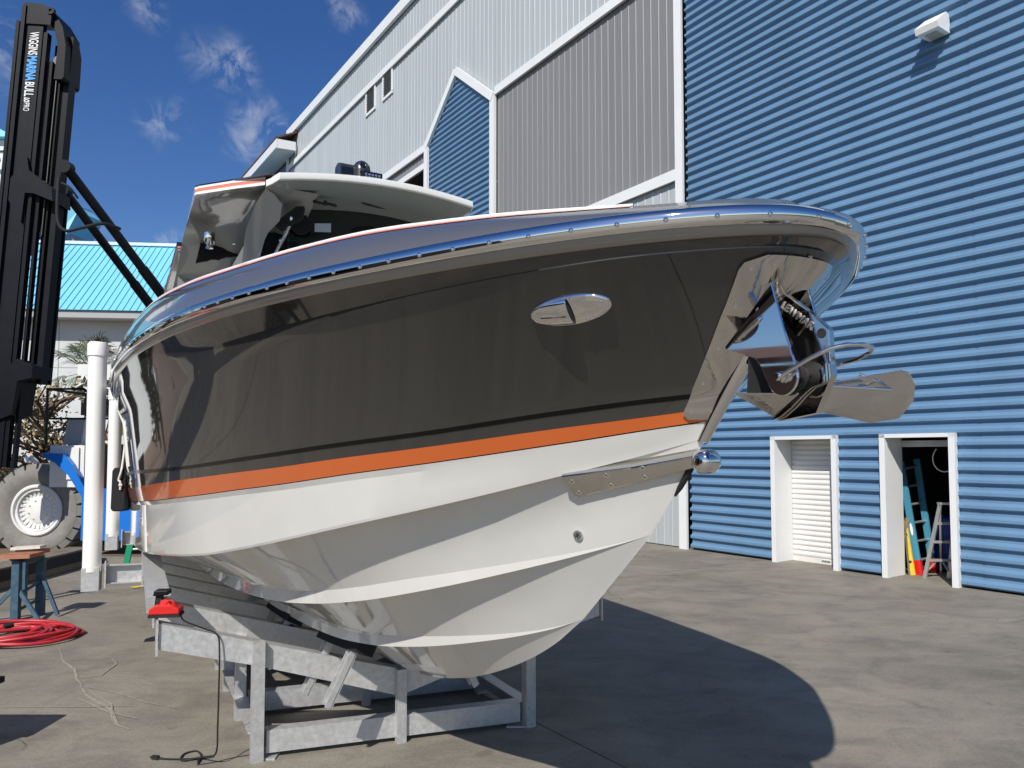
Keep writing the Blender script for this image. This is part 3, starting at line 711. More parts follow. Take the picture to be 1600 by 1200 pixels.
# surface lookup on the hull
allm = MB(); 
for rows in (STB[0], STB[1]): allm.grid(rows)
BVH = BVHTree.FromPolygons([Vector(v) for v in allm.v], allm.f)
def hit(t, h, sgn=-1):
    loc, nrm, _, _ = BVH.ray_cast(Vector((t, -4, h)), Vector((0, 1, 0)))
    if loc is None: return None
    if nrm.y > 0: nrm = -nrm
    if sgn > 0: loc = Vector((loc.x, -loc.y, loc.z)); nrm = Vector((nrm.x, -nrm.y, nrm.z))
    return loc, nrm
def stem_t(h):
    tab = [(p[1], p[0]) for p in LN['KEEL'][2] if p[1] >= 1.1]
    return pch(tab, h)
# stem plate: two polished cheeks wrapping the stem
PL_ = [(2.04, 2.841), (2.1, 2.882), (2.15, 2.915), (2.2, 2.960), (2.25, 3.006), (2.3, 3.053), (2.35, 3.1), (2.4, 3.149), (2.45, 3.197), (2.52, 3.264)]
def hit_b(h, y, sgn=-1):      # from ahead, looking aft: for the blunt front of the stem
    loc, nrm, _, _ = BVH.ray_cast(Vector((4.5, -abs(y), h)), Vector((-1, 0, 0)))
    if loc is None: return None
    if nrm.x < 0: nrm = -nrm
    if sgn > 0: loc = Vector((loc.x, -loc.y, loc.z)); nrm = Vector((nrm.x, -nrm.y, nrm.z))
    return loc, nrm
for sgn in (-1, 1):
    rows = []; NH, NT = 28, 22
    for j in range(NH):
        h = 2.064 + (2.512 - 2.064) * j / (NH - 1); tl = pch(PL_, h)
        cf = max(0, (h - 2.512 + .035) / .035); tl += .035 * (1 - math.sqrt(max(0, 1 - cf * cf)))
        cf = max(0, (2.064 + .02 - h) / .02); tl += .02 * (1 - math.sqrt(max(0, 1 - cf * cf)))
        q0 = hit(tl, h, sgn); yl = abs(q0[0].y); r = [q0[0] + q0[1] * .009]
        for i in range(1, NT):
            y = yl * (1 - i / NT); q = hit_b(h, y, sgn); r.append(q[0] + q[1] * .009)
        q = hit_b(h, .002, sgn); r.append(Vector((q[0].x + .010, 0, h))); rows.append(r)
    mb = MB(); mb.grid(rows, flip=sgn < 0)
    mb.grid([[r[0], r[0] - Vector((.004, sgn * .010, 0))] for r in rows], flip=sgn > 0)
    mb.grid([rows[0], [p - Vector((.004, sgn * .010, -.002)) for p in rows[0]]], flip=sgn > 0); mb.grid([rows[-1], [p - Vector((.004, sgn * .010, .0)) for p in rows[-1]]], flip=sgn < 0)
    pl = mb.build('stem_plate', BRUSH, boat, smooth=35, local=True)
    for h in (2.09, 2.18, 2.28, 2.39, 2.48):
        q = hit(pch(PL_, h) + .02, h, sgn)
        mb = MB(); mb.lathe(q[0] + q[1] * .009, q[1], [(.006, 0), (.0055, .0015), (.003, .002), (.002, .0005), (0, .0005)], 10); mb.build('plate_screw', CHROME, pl, local=True, smooth=40)
mb = MB(); mb.tube([(stem_t(h) - .004, 0, h) for h in [1.99 + .03 * i for i in range(14)]], [.020 + .0008 * i for i in range(14)], 16); mb.build('stem_guard', CHROME, boat, smooth=50, local=True)
mb = MB(); mb.tube([(stem_t(h) + .004, 0, h) for h in (1.80, 1.83, 1.86, 1.90)], [.004, .010, .011, .012], 8); mb.build('stem_strip', BLACKR, boat, smooth=50, local=True)
# oval vent on the topside
q = hit(2.80, 2.405); c, nn = q
vd = Vector((1, 0, -.46)); ux = (vd - nn * vd.dot(nn)).normalized(); uy = nn.cross(ux).normalized()
if uy.z < 0: uy = -uy
mb = MB(); rings = []
for f, z in ((1.0, 0.0), (.985, .006), (.93, .010), (.6, .0125), (.25, .0135), (.02, .0137)):
    rings.append([c + nn * z + ux * .142 * f * math.cos(a) + uy * .055 * f * math.sin(a) for a in [2 * math.pi * i / 36 for i in range(37)]])
mb.grid(rings, flip=True); vent = mb.build('oval_vent', CHROME, boat, smooth=40, local=True)
mb = MB(); rr = []     # raised cowl on the after half
for i in range(9):
    u = -.132 + (.135) * i / 8; hw = .050 * math.sqrt(max(0, 1 - (u / .142) ** 2)) * .96; lift = .012 + .020 * sm01((u + .132) / .13)
    rr.append([c + ux * u + uy * hw * math.sin(a) + nn * (.009 + (lift - .009) * math.cos(a)) for a in [R(x) for x in range(-90, 91, 20)]])
mb.grid(rr); mb.build('vent_cowl', CHROME, vent, smooth=50, local=True)
mb = MB(); last = rr[-1]; mb.add([p - ux * .003 for p in last] , [tuple(range(len(last)))]); mb.build('vent_mouth', CORE, vent, local=True)
for u, v in ((.022, .042), (.110, .012), (.045, -.042)):
    mb = MB(); mb.lathe(c + ux * u + uy * v + nn * .011, nn, [(.0065, 0), (.005, .002), (0, .0022)], 10); mb.build('vent_screw', CHROME, vent, smooth=40, local=True)
mb = MB(); mb.prism([c + ux * u + uy * v + nn * (.0105 + .020 * sm01((u + .132) / .13)) for u, v in ((-.105, -.006), (-.075, -.006), (-.045, -.006), (-.012, -.006), (-.012, -.002), (-.045, -.002), (-.075, -.002), (-.105, -.002))], nn * .002); mb.build('vent_slot', CORE, vent, local=True)
# bow eye: thick plate with a nose casting on the stem
P4 = [hit(t, h) for t, h in ((2.42, 1.78), (2.44, 1.865), (2.83, 1.955), (2.80, 1.895))]
pts = []
for t, h, o in ((2.405, 1.790, .0), (2.43, 1.872, 0), (2.66, 1.925, 0), (2.872, 1.972, 0), (2.845, 1.905, 0), (2.62, 1.848, 0)):
    q = hit(t, h); pts.append(q[0] + q[1] * .004 if q else Vector((t, -.005, h)))
nn2 = (pts[1] - pts[0]).cross(pts[4] - pts[0]).normalized()
if nn2.y > 0: nn2 = -nn2
cen = sum(pts, Vector()) / 6
pts = [p - nn2 * (p - cen).dot(nn2) + nn2 * .010 for p in pts]
mb = MB(); mb.prism([p - nn2 * .03 for p in pts], nn2 * .042)
eye = mb.build('bow_eye_plate', BRUSH, boat, local=True)
bv = eye.modifiers.new('bevel', 'BEVEL'); bv.width = .006; bv.segments = 3
for f, gg in ((.06, .28), (.06, .80), (.34, .26), (.34, .80), (.62, .22), (.62, .78)):
    a = pts[0] + (pts[4] - pts[0]) * f; b = pts[1] + (pts[3] - pts[1]) * f; p = a + (b - a) * (1 - gg)
    mb = MB(); mb.lathe(p + nn2 * .012, nn2, [(.012, 0), (.011, .0012), (.007, .0012), (.0045, -.0), (0, -.0)], 14); mb.build('eye_bolt', CHROME, eye, smooth=40, local=True)
ec = (pts[3] + pts[4]) / 2 + Vector((.02, .03, -.004))
mb = MB(); mb.lathe(ec + Vector((.012, -.055, 0)), (0, 1, 0), [(.008, -.002), (.020, -.001), (.033, .004), (.040, .016), (.041, .03), (.041, .062), (.036, .074), (.018, .080), (0, .081)], 24)
ne = mb.build('eye_nose', CHROME, boat, smooth=50, local=True)
mb = MB(); mb.lathe(ec + Vector((.014, -.0565, .002)), (0, 1, 0), [(0, 0), (.013, 0), (.015, -.002), (.017, 0.001)], 16); mb.build('eye_hole', CORE, ne, smooth=50, local=True)
# thru-hull drain
q = hit(2.35, 1.635); mb = MB(); mb.lathe(q[0] + q[1] * .002, q[1], [(.021, 0), (.021, .005), (.018, .009), (.0125, .009), (.011, .002)], 18); dr = mb.build('drain_fitting', CHROME, boat, smooth=40, local=True)
mb = MB(); mb.lathe(q[0] + q[1] * .004, q[1], [(.0118, 0), (0, 0)], 14); mb.build('drain_hole', CORE, dr, local=True)
q = hit(-1.75, 1.44); mb = MB(); mb.lathe(q[0], q[1], [(.024, 0), (.02, .008), (.012, .008), (0, .004)], 16); mb.build('drain_fitting', CHROME, boat, smooth=40, local=True)
# anchor chute: two cheek plates, roof and roller
cheek = [(3.225, 2.473), (3.250, 2.470), (3.297, 2.309), (3.336, 2.200)] + [(3.292 + .053 * math.cos(R(a)), 2.163 + .053 * math.sin(R(a))) for a in range(25, -161, -15)] + [(3.215, 2.20), (3.195, 2.226), (3.03, 2.285), (3.10, 2.40)]
chute = empty('anchor_chute', (0, 0, 0)); chute.parent = boat
for sgn in (-1, 1):
    mb = MB(); mb.prism([(t, sgn * .074, h) for t, h in cheek], (0, sgn * .009, 0)); o = mb.build('cheek', CHROME, chute, local=True)
    bv = o.modifiers.new('bevel', 'BEVEL'); bv.width = .003; bv.segments = 2
    fl = []
    for f in [i / 8 for i in range(9)]:
        t0, h0 = 3.225 + (3.045 - 3.225) * f, 2.473 + (2.286 - 2.473) * f; q = hit_b(min(h0, 2.49), .098 - .012 * f, sgn)
        e = q[0] + q[1] * .007; a = Vector((t0 + .012, sgn * .0835, h0 - .004))
        fl.append([a, a + (e - a) * .3 + Vector((0, -sgn * .006, 0)), a + (e - a) * .7 + Vector((0, -sgn * .006, 0)), e])
    mb = MB(); mb.grid(fl, flip=sgn > 0); mb.build('cheek_flare', CHROME, chute, smooth=60, local=True)
mb = MB(); mb.prism([(3.19, -.074, 2.477), (3.252, -.074, 2.474), (3.252, .074, 2.474), (3.19, .074, 2.477)], (0, 0, .012)); mb.build('roof', CHROME, chute, local=True)
mb = MB(); mb.prism([(3.18, -.073, 2.47), (3.18, .073, 2.47), (3.15, .073, 2.13), (3.15, -.073, 2.13)], (.005, 0, 0)); mb.build('back', CORE, chute, local=True)
mb = MB(); mb.lathe((3.292, -.062, 2.165), (0, 1, 0), [(.0, 0), (.050, 0), (.052, .012), (.036, .045), (.032, .062), (.036, .079), (.052, .112), (.05, .124), (0, .124)], 24); mb.build('roller', BLACKR, chute, smooth=40, local=True)
mb = MB()
mb.cyl((3.292, -.105, 2.165), (3.292, .105, 2.165), .0075, 12)
for y0, y1, r in ((-.084, -.096, .017), (-.097, -.112, .012), (.084, .098, .017)): mb.cyl((3.292, y0, 2.165), (3.292, y1, 2.165), r, 6)
mb.build('roller_pin', CHROME, chute, smooth=30, local=True)
mb = MB(); mb.tube([(3.292, -.100, 2.163), (3.33, -.10, 2.178), (3.40, -.098, 2.206), (3.455, -.088, 2.226), (3.485, -.06, 2.234), (3.497, -.015, 2.236), (3.490, .035, 2.232), (3.455, .075, 2.225), (3.40, .098, 2.214), (3.30, .100, 2.20)], .0062, 10); mb.build('keeper_bail', CHROME, chute, smooth=60, local=True)
mb = MB(); mb.lathe((3.168, .0, 2.487), (0, 0, 1), [(.03, 0), (.03, .012), (.012, .012), (.012, .002)], 14); mb.build('chute_boss', CHROME, chute, smooth=40, local=True)

# anchor: resting in the chute
anc = empty('plough_anchor', BO, 'polished stainless plough anchor with raised lettering held in the bow roller', 'anchor', rz=BRZ)
shank = [(3.19, 2.445), (3.215, 2.443), (3.33, 2.352), (3.392, 2.293), (3.396, 2.19), (3.345, 2.145), (3.30, 2.205), (3.245, 2.32)]
mb = MB(); mb.prism([(t, -.011, h) for t, h in shank], (0, .022, 0)); o = mb.build('shank', BRUSH, anc, local=True)
bv = o.modifiers.new('bevel', 'BEVEL'); bv.width = .003; bv.segments = 2
mb = MB(); mb.lathe((3.368, -.0125, 2.284), (0, -1, 0), [(.0, 0), (.009, 0), (.010, .001), (.014, .001), (.0145, -.001)], 16); mb.build('shank_hole', CORE, o, smooth=40, local=True)
d1 = Vector((.115, 0, -.091)).normalized(); d2 = Vector((.62, 0, .785)).normalized()
Mx = Matrix(((d1.x, d2.x, 0, 0), (0, 0, -1, 0), (d1.z, d2.z, 0, 0), (0, 0, 0, 1)))
st = Vector((3.222, -.0125, 2.392)); Mx = Matrix.Translation(st) @ Mx
text_mesh('raised_lettering', 'LEWMAR', .031, Matrix.Translation(d1 * .012 - d2 * .004) @ Mx, mat('cast_lettering', (.25, .245, .24), .5, metal=.5), o, ext=.003, space=1.12)
# fluke: keeled plough, two blades swept to a point under the bow
tip = Vector((3.212, 0, 2.045)); heel = Vector((3.350, 0, 2.148)); aftk = Vector((3.325, 0, 2.062))
hl_ = Vector((3.315, 0, 2.115)); wl_ = Vector((3.189, -.16, 2.119)); wr_ = Vector((3.20, .16, 2.118))
for sgn, w1 in ((-1, wl_), (1, wr_)):
    mb = MB(); mb.prism([tip, w1, hl_] if sgn > 0 else [hl_, w1, tip], (.004, 0, .005)); mb.build('fluke_wing', BRUSH, anc, local=True)
S2 = [(3.202, 2.047), (3.27, 2.098), (3.333, 2.154), (3.387, 2.197), (3.389, 2.146), (3.341, 2.134), (3.307, 2.111), (3.272, 2.082), (3.231, 2.056)]
mb = MB(); mb.prism([Vector((t, -.022 - .03 * max(0, 3.38 - t), h)) for t, h in S2], (0, .008, 0)); mb.build('fluke_rib', BRUSH, anc, local=True)
blade = [(3.345, .015, 2.150), (3.322, .035, 2.068), (3.345, .22, 2.040), (3.385, .315, 2.050), (3.420, .345, 2.100), (3.432, .335, 2.148), (3.412, .305, 2.190), (3.388, .28, 2.200), (3.345, .18, 2.187)]
pb = [Vector((t, b, h)) for t, b, h in blade]
nb = (pb[2] - pb[0]).cross(pb[6] - pb[0]).normalized(); pc0 = sum(pb, Vector()) / len(pb); pb = [p - nb * (p - pc0).dot(nb) * .85 for p in pb]
mb = MB(); mb.prism(pb, nb * .006); o = mb.build('fluke_blade', BRUSH, anc, local=True)
bv = o.modifiers.new('bevel', 'BEVEL'); bv.width = .002; bv.segments = 2
mb = MB(); mb.tube([(3.338, -.01, 2.142), (3.432, .195, 2.130), (3.395, .20, 2.155), (3.352, .17, 2.180)], .0052, 8); mb.build('fluke_brace', CHROME, anc, smooth=50, local=True)
pk = [(3.395, .0, 2.20), (3.398, 0, 2.165), (3.345, 0, 2.062), (3.212, 0, 2.045), (3.335, 0, 2.150)]
mb = MB(); mb.prism([Vector((a, -.012, c_)) for a, b, c_ in pk], (0, .024, 0)); mb.build('fluke_keel', BRUSH, anc, local=True)

def bpart(name, loc):
    o = empty(name, loc); o.parent = boat; return o
# ---- superstructure
ht = empty('hardtop', (0, 0, 0)); ht.parent = boat
H0 = 4.03
def crown(p): return H0 - .03 + .115 * (1 - ((p - .32) / 1.05) ** 2)
fr_ = [(-1.06, -.71), (-1.0, -.675)] + [(-.90 + .02 * math.cos((p - .15) * 1.5), p) for p in [-.64 + 1.62 * i / 12 for i in range(13)]] + [(-.97, 1.01), (-1.5, 1.05)]
WHITEH = mat('white_hardtop', (.80, .79, .74), .3, coat=.4)
rows = [[Vector((t - d, p, crown(p) + z)) for t, p in fr_] for z, d in ((-.004, .03), (.0, .004), (.010, 0), (.046, .004), (.056, .02), (.060, .06), (.10, .5), (.10, 2.0))]
mb = MB(); mb.grid(rows); mb.build('visor_rim', WHITEH, ht, smooth=35, local=True)
rows = [[Vector((t - d, p * (1 - .05 * min(d, 1)), crown(p) + z)) for t, p in fr_] for z, d in ((-.005, .03), (-.012, .10), (-.03, .25), (-.028, .42), (-.04, .60), (-.15, 1.2), (-.2, 2.3))]
mb = MB(); mb.grid(rows, flip=True); mb.build('visor_underside', mat('pale_visor', (.34, .365, .335), .14, coat=.7),  ht, smooth=40, local=True)
mb = MB(); wing = [(-1.06, -.70), (-1.57, -1.16), (-3.15, -1.10), (-4.6, -1.05), (-4.6, .9), (-3.2, .9), (-3.2, -.70)]
wa = [(-1.57, -1.16), (-1.30, -.93), (-1.06, -.70)]
rim = [(-3.3, -1.10), (-1.60, -1.16), (-1.545, -1.13), (-1.30, -.92), (-1.08, -.71)]
for h0, h1, m, nm, o in ((H0 - .01, H0 + .012, WHITEG, 'white_edge', .004), (H0 + .012, H0 + .038, CORAL, 'coral_edge', .002), (H0 + .038, H0 + .056, WHITEG, 'white_edge', .004), (H0 + .056, H0 + .07, BLACKV, 'black_edge', 0)):
    mb = MB(); mb.grid([[Vector((t, p - o, h)) for t, p in rim] for h in (h0, h1)], flip=True); mb.build(nm, m, ht, local=True, smooth=30)
# moulded underside of the wing: dished panels
mb = MB()
rows = []
for j in range(17):
    r = []
    for i in range(13):
        f = i / 12; p = -1.16 + .86 * f; te = -1.57 + (p + 1.16) * 1.09 if p < -.71 else -1.08
        t = te - 3.2 * (j / 16) ** 1.3; back = te - t; p = p + .03 * min(1, back / 2) * (1 - f)
        dish = .045 * math.sin(math.pi * min(1, f * 1.25)) * sm01(back / .35) * (1 - sm01((back - 1.2) / .6))
        z = H0 - .010 + dish - .12 * sm01((f - .55) / .35) * sm01(back / .5) - .30 * sm01((back - 1.0) / 2.0)
        r.append(Vector((t, p, z)))
    rows.append(r)
mb.grid(rows, flip=True); mb.build('wing_underside', TAUPE, ht, smooth=50, local=True)
mb = MB(); mb.prism([(-1.0, -.70, H0 + .05), (-1.6, -1.14, H0 + .055), (-4.7, -1.06, H0 + .055), (-4.7, 1.1, H0 + .055), (-1.6, 1.14, H0 + .055)], (0, 0, .012)); mb.build('top_skin', mat('dark_top_skin', (.06, .06, .065), .4), ht, local=True)
# after piece of the hardtop, lower
mb = MB(); mb.prism([(-3.7, -1.12, 4.09), (-6.2, -1.08, 4.06), (-6.2, 1.1, 4.06), (-3.7, 1.1, 4.09)], (0, 0, .06)); mb.build('aft_top', TAUPE, ht, local=True)
mb = MB(); mb.prism([(-3.69, -1.125, 4.115), (-6.22, -1.085, 4.085), (-6.22, -1.05, 4.085), (-3.69, -1.0, 4.115)], (0, 0, .02)); mb.build('coral_edge', CORAL, ht, local=True)
mb = MB(); mb.prism([(-3.695, -1.13, 4.14), (-6.21, -1.09, 4.11), (-6.21, 1.1, 4.11), (-3.695, 1.1, 4.14)], (0, 0, .04)); mb.build('black_edge', BLACKV, ht, local=True)
mb = MB(); mb.prism([(-3.72, -1.12, 3.3), (-3.72, -.85, 3.3), (-3.72, -.85, 4.09), (-3.72, -1.11, 4.09)], (-.01, 0, 0)); mb.build('side_curtain', mat('clear_vinyl', (.55, .56, .53), .08, trans=.6, spec=.6), ht, local=True)
# console with raked windshield, pillar, interior
con = empty('helm_console', (0, 0, 0)); con.parent = boat
mb = MB(); mb.prism([(-.85, -.40, 2.0), (-.85, 1.0, 2.0), (-1.1, 1.0, 3.0), (-1.1, -.40, 3.0)], (-.8, 0, 0)); mb.build('console_body', TAUPE, con, local=True)
mb = MB()
wr = []
for j in range(5):
    f = j / 4; wr.append([Vector((-1.12 - .38 * f - .06 * ((i / 8 - .5) * 2) ** 2, -.46 + 1.47 * i / 8, 2.95 + (crown(-.46 + 1.47 * i / 8) - .035 - 2.95) * f)) for i in range(9)])
mb.grid(wr); mb.build('windshield', GLASS, con, smooth=60, local=True)
mb = MB(); oL = [(-1.1, -.705, 4.0), (-1.4, -.725, 3.97), (-1.8, -.737, 3.86), (-2.2, -.715, 3.55), (-2.5, -.70, 3.2)]; oR = [(-1.2, -.56, 3.93), (-1.35, -.545, 3.84), (-1.6, -.59, 3.80), (-1.9, -.63, 3.65), (-2.3, -.61, 3.2)]
rw = [[Vector(a), Vector(a) + (Vector(b) - Vector(a)) * .45 + Vector((.035, 0, 0)), Vector(b)] for a, b in zip(oL, oR)]
mb.grid(rw, flip=True); mb.build('moulded_pillar', TAUPE, con, smooth=25, local=True)
mb = MB(); mb.prism([(-1.47, -.57, 3.845), (-1.44, -.52, 3.80), (-1.19, -.405, 3.845), (-1.19, -.39, 3.94), (-1.2, -.45, 3.93)], (-.04, .02, -.01)); mb.build('vent_frame', BLACKR, con, local=True)
mb = MB(); mb.cyl((-1.33, -.45, 3.86), (-1.45, -.47, 3.775), .020, 12); mb.cyl((-1.43, -.465, 3.79), (-1.62, -.54, 3.60), .013, 12); mb.lathe((-1.33, -.45, 3.865), (1, 0, 0), [(0, -.025), (.024, -.02), (.028, 0), (.024, .02), (0, .025)], 12); mb.lathe((-1.5, -.50, 3.72), (1, 0, 0), [(0, -.025), (.02, 0), (0, .025)], 10); mb.build('gas_strut', CHROME, con, smooth=50, local=True)
mb = MB(); mb.lathe((-1.44, -.355, 3.86), (1, -.3, -.1), [(.085, 0), (.085, .02), (.07, .02), (.06, .008), (0, .012)], 20)
for a in range(6): mb.bar(Vector((-1.415, -.36, 3.857)), Vector((-1.415, -.36 + .07 * math.cos(a), 3.857 + .07 * math.sin(a))), .006, .006)
mb.build('speaker', BLACKR, con, smooth=40, local=True)
mb = MB(); mb.prism([(-1.30, -.275, 3.845), (-1.30, -.14, 3.865), (-1.30, -.14, 3.79), (-1.30, -.275, 3.775)], (.004, 0, 0)); mb.build('inner_panel', TAUPE, con, local=True)
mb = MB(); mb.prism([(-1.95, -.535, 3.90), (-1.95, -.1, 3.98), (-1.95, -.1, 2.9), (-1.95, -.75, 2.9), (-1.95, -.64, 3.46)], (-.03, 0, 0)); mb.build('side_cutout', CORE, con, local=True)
# wiper arm and bracket under the visor
mb = MB(); mb.tube([(-1.20, -.30, 3.995), (-1.19, -.235, 3.985), (-1.2, -.18, 3.995), (-1.22, -.12, 3.995)], .012, 6); mb.lathe((-1.2, -.30, 3.985), (0, 0, 1), [(.016, 0), (.014, .035), (0, .035)], 8); mb.lathe((-1.2, -.215, 3.98), (0, 0, 1), [(.016, 0), (.014, .035), (0, .035)], 8)
mb.build('wiper', BLACKR, con, smooth=40, local=True)
# things carried on the hardtop
mb = MB(); mb.lathe((-1.15, -.715, H0 + .02), (0, 0, 1), [(.03, 0), (.034, .02), (.03, .05), (.012, .065), (0, .066)], 14); mb.build('green_navigation_light', GREENL, ht, smooth=50, local=True)
dm = bpart('dome_camera', (-1.03, .035, H0 + .105))
mb = MB(); mb.lathe((0, 0, 0), (0, 0, 1), [(.075, 0), (.078, .02), (.072, .06), (.074, .11), (.068, .15), (.05, .18), (.025, .196), (0, .2)], 24); mb.build('shell', mat('camera_black', (.03, .032, .035), .25, coat=.4), dm, smooth=50, local=True)
mb = MB()
for z in (.145, .085): mb.lathe((.066, -.012, z), (1, -.25, .15), [(.024, 0), (.022, .008), (.016, .006), (0, .009)], 14)
mb.build('lens', mat('lens_black', (.004, .004, .005), .05, coat=1), dm, smooth=40, local=True)
bx = bpart('electronics_housing', (-1.08, -.085, H0 + .12))
mb = MB(); mb.prism([(-.10, -.07, 0), (.06, -.07, 0), (.05, -.066, .14), (-.02, -.06, .165), (-.10, -.06, .155)], (0, .15, 0)); o = mb.build('case', mat('camera_black', (.03, .032, .035), .25), bx, local=True); bv = o.modifiers.new('bevel', 'BEVEL'); bv.width = .012; bv.segments = 3
mb = MB(); mb.prism([(.061, -.05, .03), (.061, .06, .03), (.056, .06, .11), (.056, -.05, .11)], (.004, 0, 0)); mb.build('face_panel', BLACKV, bx, local=True)
lb = bpart('light_bar', (-.94, .09, H0 + .105))
mb = MB(); mb.box((0, 0, .045), (.06, .17, .075)); o = mb.build('case', BLACKM, lb, local=True); bv = o.modifiers.new('bevel', 'BEVEL'); bv.width = .012; bv.segments = 3
for i in range(5):
    for z in (.034, .056):
        mb = MB(); mb.lathe((.031, -.055 + .0275 * i, z), (1, 0, 0), [(.010, 0), (.007, .002), (0, .0005)], 10); mb.build('diode', CHROME, lb, smooth=50, local=True)
# rolled black canvas and spot fitting below the wing
rc = empty('canvas_roll', BW @ Vector((-2.9, -.765, 3.96)), 'rolled black canvas hanging below the hardtop wing', 'canvas', rz=BRZ)
rows = []
for i in range(15):
    f = i / 14; y = -.235 + .47 * f; r = []
    for a in range(0, 360, 30):
        w = 1 + .07 * math.sin(a * .1 + i * 2.1) + .05 * math.sin(i * 1.3); r.append(Vector((.06 * w * math.cos(R(a)), y + .02 * math.sin(R(a)) * (1 - f), .10 * w * math.sin(R(a)) + .15 * (f - .5))))
    r.append(r[0]); rows.append(r)
mb = MB(); mb.grid(rows); mb.add(rows[0][:-1], [tuple(range(12))]); mb.add(rows[-1][:-1], [tuple(range(12))]); mb.build('roll', BLACKF, rc, smooth=50, local=True)
mb = MB(); mb.box((.065, .17, .06), (.012, .02, .18)); mb.build('strap', WHITEG, rc, local=True)
mb = MB(); mb.box((.0, .235, .07), (.13, .04, .19)); mb.build('end_pad', BLACKF, rc, local=True)
mb = MB(); mb.lathe((-2.4, -.955, 3.895), (0, 0, 1), [(.018, -.085), (.034, -.08), (.026, -.05), (.038, -.04), (.05, -.015), (.05, .06), (0, .06)], 18); mb.build('spot_fitting', CHROME, ht, smooth=40, local=True)
mb = MB(); mb.lathe((-2.55, -.72, 3.93), (0, 0, -1), [(.02, 0), (.018, .01), (0, .012)], 12); mb.lathe((-2.2, -.50, 3.93), (0, 0, -1), [(.022, 0), (.02, .012), (0, .015)], 12); mb.build('snap_fastener', CHROME, ht, smooth=40, local=True)
# low deck fitting seen over the foredeck
df = bpart('deck_hatch', (2.22, -.50, 2.80))
mb = MB(); mb.prism([(-.10, -.05, 0), (.10, -.05, .0), (.09, .12, .02), (-.09, .12, .03)], (0, 0, .03)); mb.build('lid', BLACKR, df, local=True)
mb = MB(); mb.lathe((.0, .02, .035), (0, 0, 1), [(.05, 0), (.046, .012), (.03, .02), (0, .022)], 20); mb.build('round_vent', WHITEG, df, smooth=50, local=True)
# ------------------------------------------------------------------ steel cradle under the boat
CD = Vector((.947, .322, 0)).normalized(); CA = Vector((-.457, .889, 0)).normalized(); CM = Vector((-.765, 5.10, 0))
def C(c, k, h): return CM + CD * c + CA * k + UP * h
cradle = empty('boat_cradle', CM, 'galvanised steel boat cradle of V shaped beams and posts under the hull', 'cradle')
def part_bar(name, a, b, w, d, m=GALV, parent=cradle, up=(0, 0, 1)):
    mb = MB(); mb.bar(a, b, w, d, up=up); return mb.build(name, m, parent)
FR = [0, .83, 1.57, 2.25, 2.99, 3.9, 4.9, 6.31]
for fi, k in enumerate(FR):
    # cross beam: web with flanges, shallow V
    tp = [(-1.5, .895), (-.92, .735), (0, .48), (.92, .735), (1.5, .895)]; lo = [(-1.5, .735), (-.92, .585), (0, .30), (.92, .585), (1.5, .735)]
    mb = MB(); P = [C(c, k, h) for c, h in tp] + [C(c, k, h) for c, h in lo[::-1]]
    mb.prism(P, CA * .012)
    for L_ in (tp, lo):
        for (c0, h0), (c1, h1) in zip(L_, L_[1:]): mb.prism([C(c0, k + .013, h0), C(c1, k + .013, h1), C(c1, k + .115, h1), C(c0, k + .115, h0)], UP * (-.011 if L_ is tp else .011))
    mb.build('cross_beam', GALV, cradle)
    for c in (-.92, .92):
        h = .745 if fi == 0 else .60
        part_bar('post', C(c, k - .03, 0), C(c, k - .03, h), .075, .075, up=CA)
        if fi == 0:
            mb = MB(); mb.box(C(c - .06 * (1 if c > 0 else -1), k + .02, .006), (.16, .12, .012)); mb.build('foot_plate', GALV, cradle)
    if fi in (0, 1, 3, 5): part_bar('center_post', C(0, k - .03, 0), C(0, k - .03, .49), .065, .05, up=CA)
    if fi in (0, 1, 3, 5):
        mb = MB()
        mb.prism([C(-.86, k - .02, .035), C(.86, k - .02, .035), C(.86, k - .02, .175), C(-.86, k - .02, .175)], CA * .010)
        for h in (.035, .165): mb.prism([C(-.86, k - .009, h), C(.86, k - .009, h), C(.86, k + .07, h), C(-.86, k + .07, h)], UP * .010)
        mb.build('base_channel', GALV, cradle)
    for c in (-1.5, 1.5):     # end plates
        sg = -1 if c < 0 else 1
        mb = MB(); mb.prism([C(c + sg * .005, k - .02, .70), C(c + sg * .005, k + .13, .70), C(c + sg * .005, k + .13, .915), C(c + sg * .005, k - .02, .915)], CD * (.012 * sg)); mb.build('end_plate', GALV, cradle)
for c in (-.92, .92):      # ground runners between the posts
    mb = MB(); mb.prism([C(c + .035, 0, .03), C(c + .035, 6.3, .03), C(c + .035, 6.3, .17), C(c + .035, 0, .17)], CD * .01)
    mb.prism([C(c - .05, 0, .17), C(c - .05, 6.3, .17), C(c + .034, 6.3, .17), C(c + .034, 0, .17)], UP * -.01); mb.build('side_runner', GALV, cradle)
for c in (-1.50, 1.50): # long beams on the arm ends
    mb = MB(); a = .93
    for h0, h1, w in ((a, a + .012, .07), (a + .012, a + .10, .006), (a + .10, a + .112, .07)):
        mb.prism([C(c - w, .18, h0), C(c + w, .18, h0), C(c + w, 6.5, h0), C(c - w, 6.5, h0)], UP * (h1 - h0))
    mb.build('long_beam', GALV, cradle)
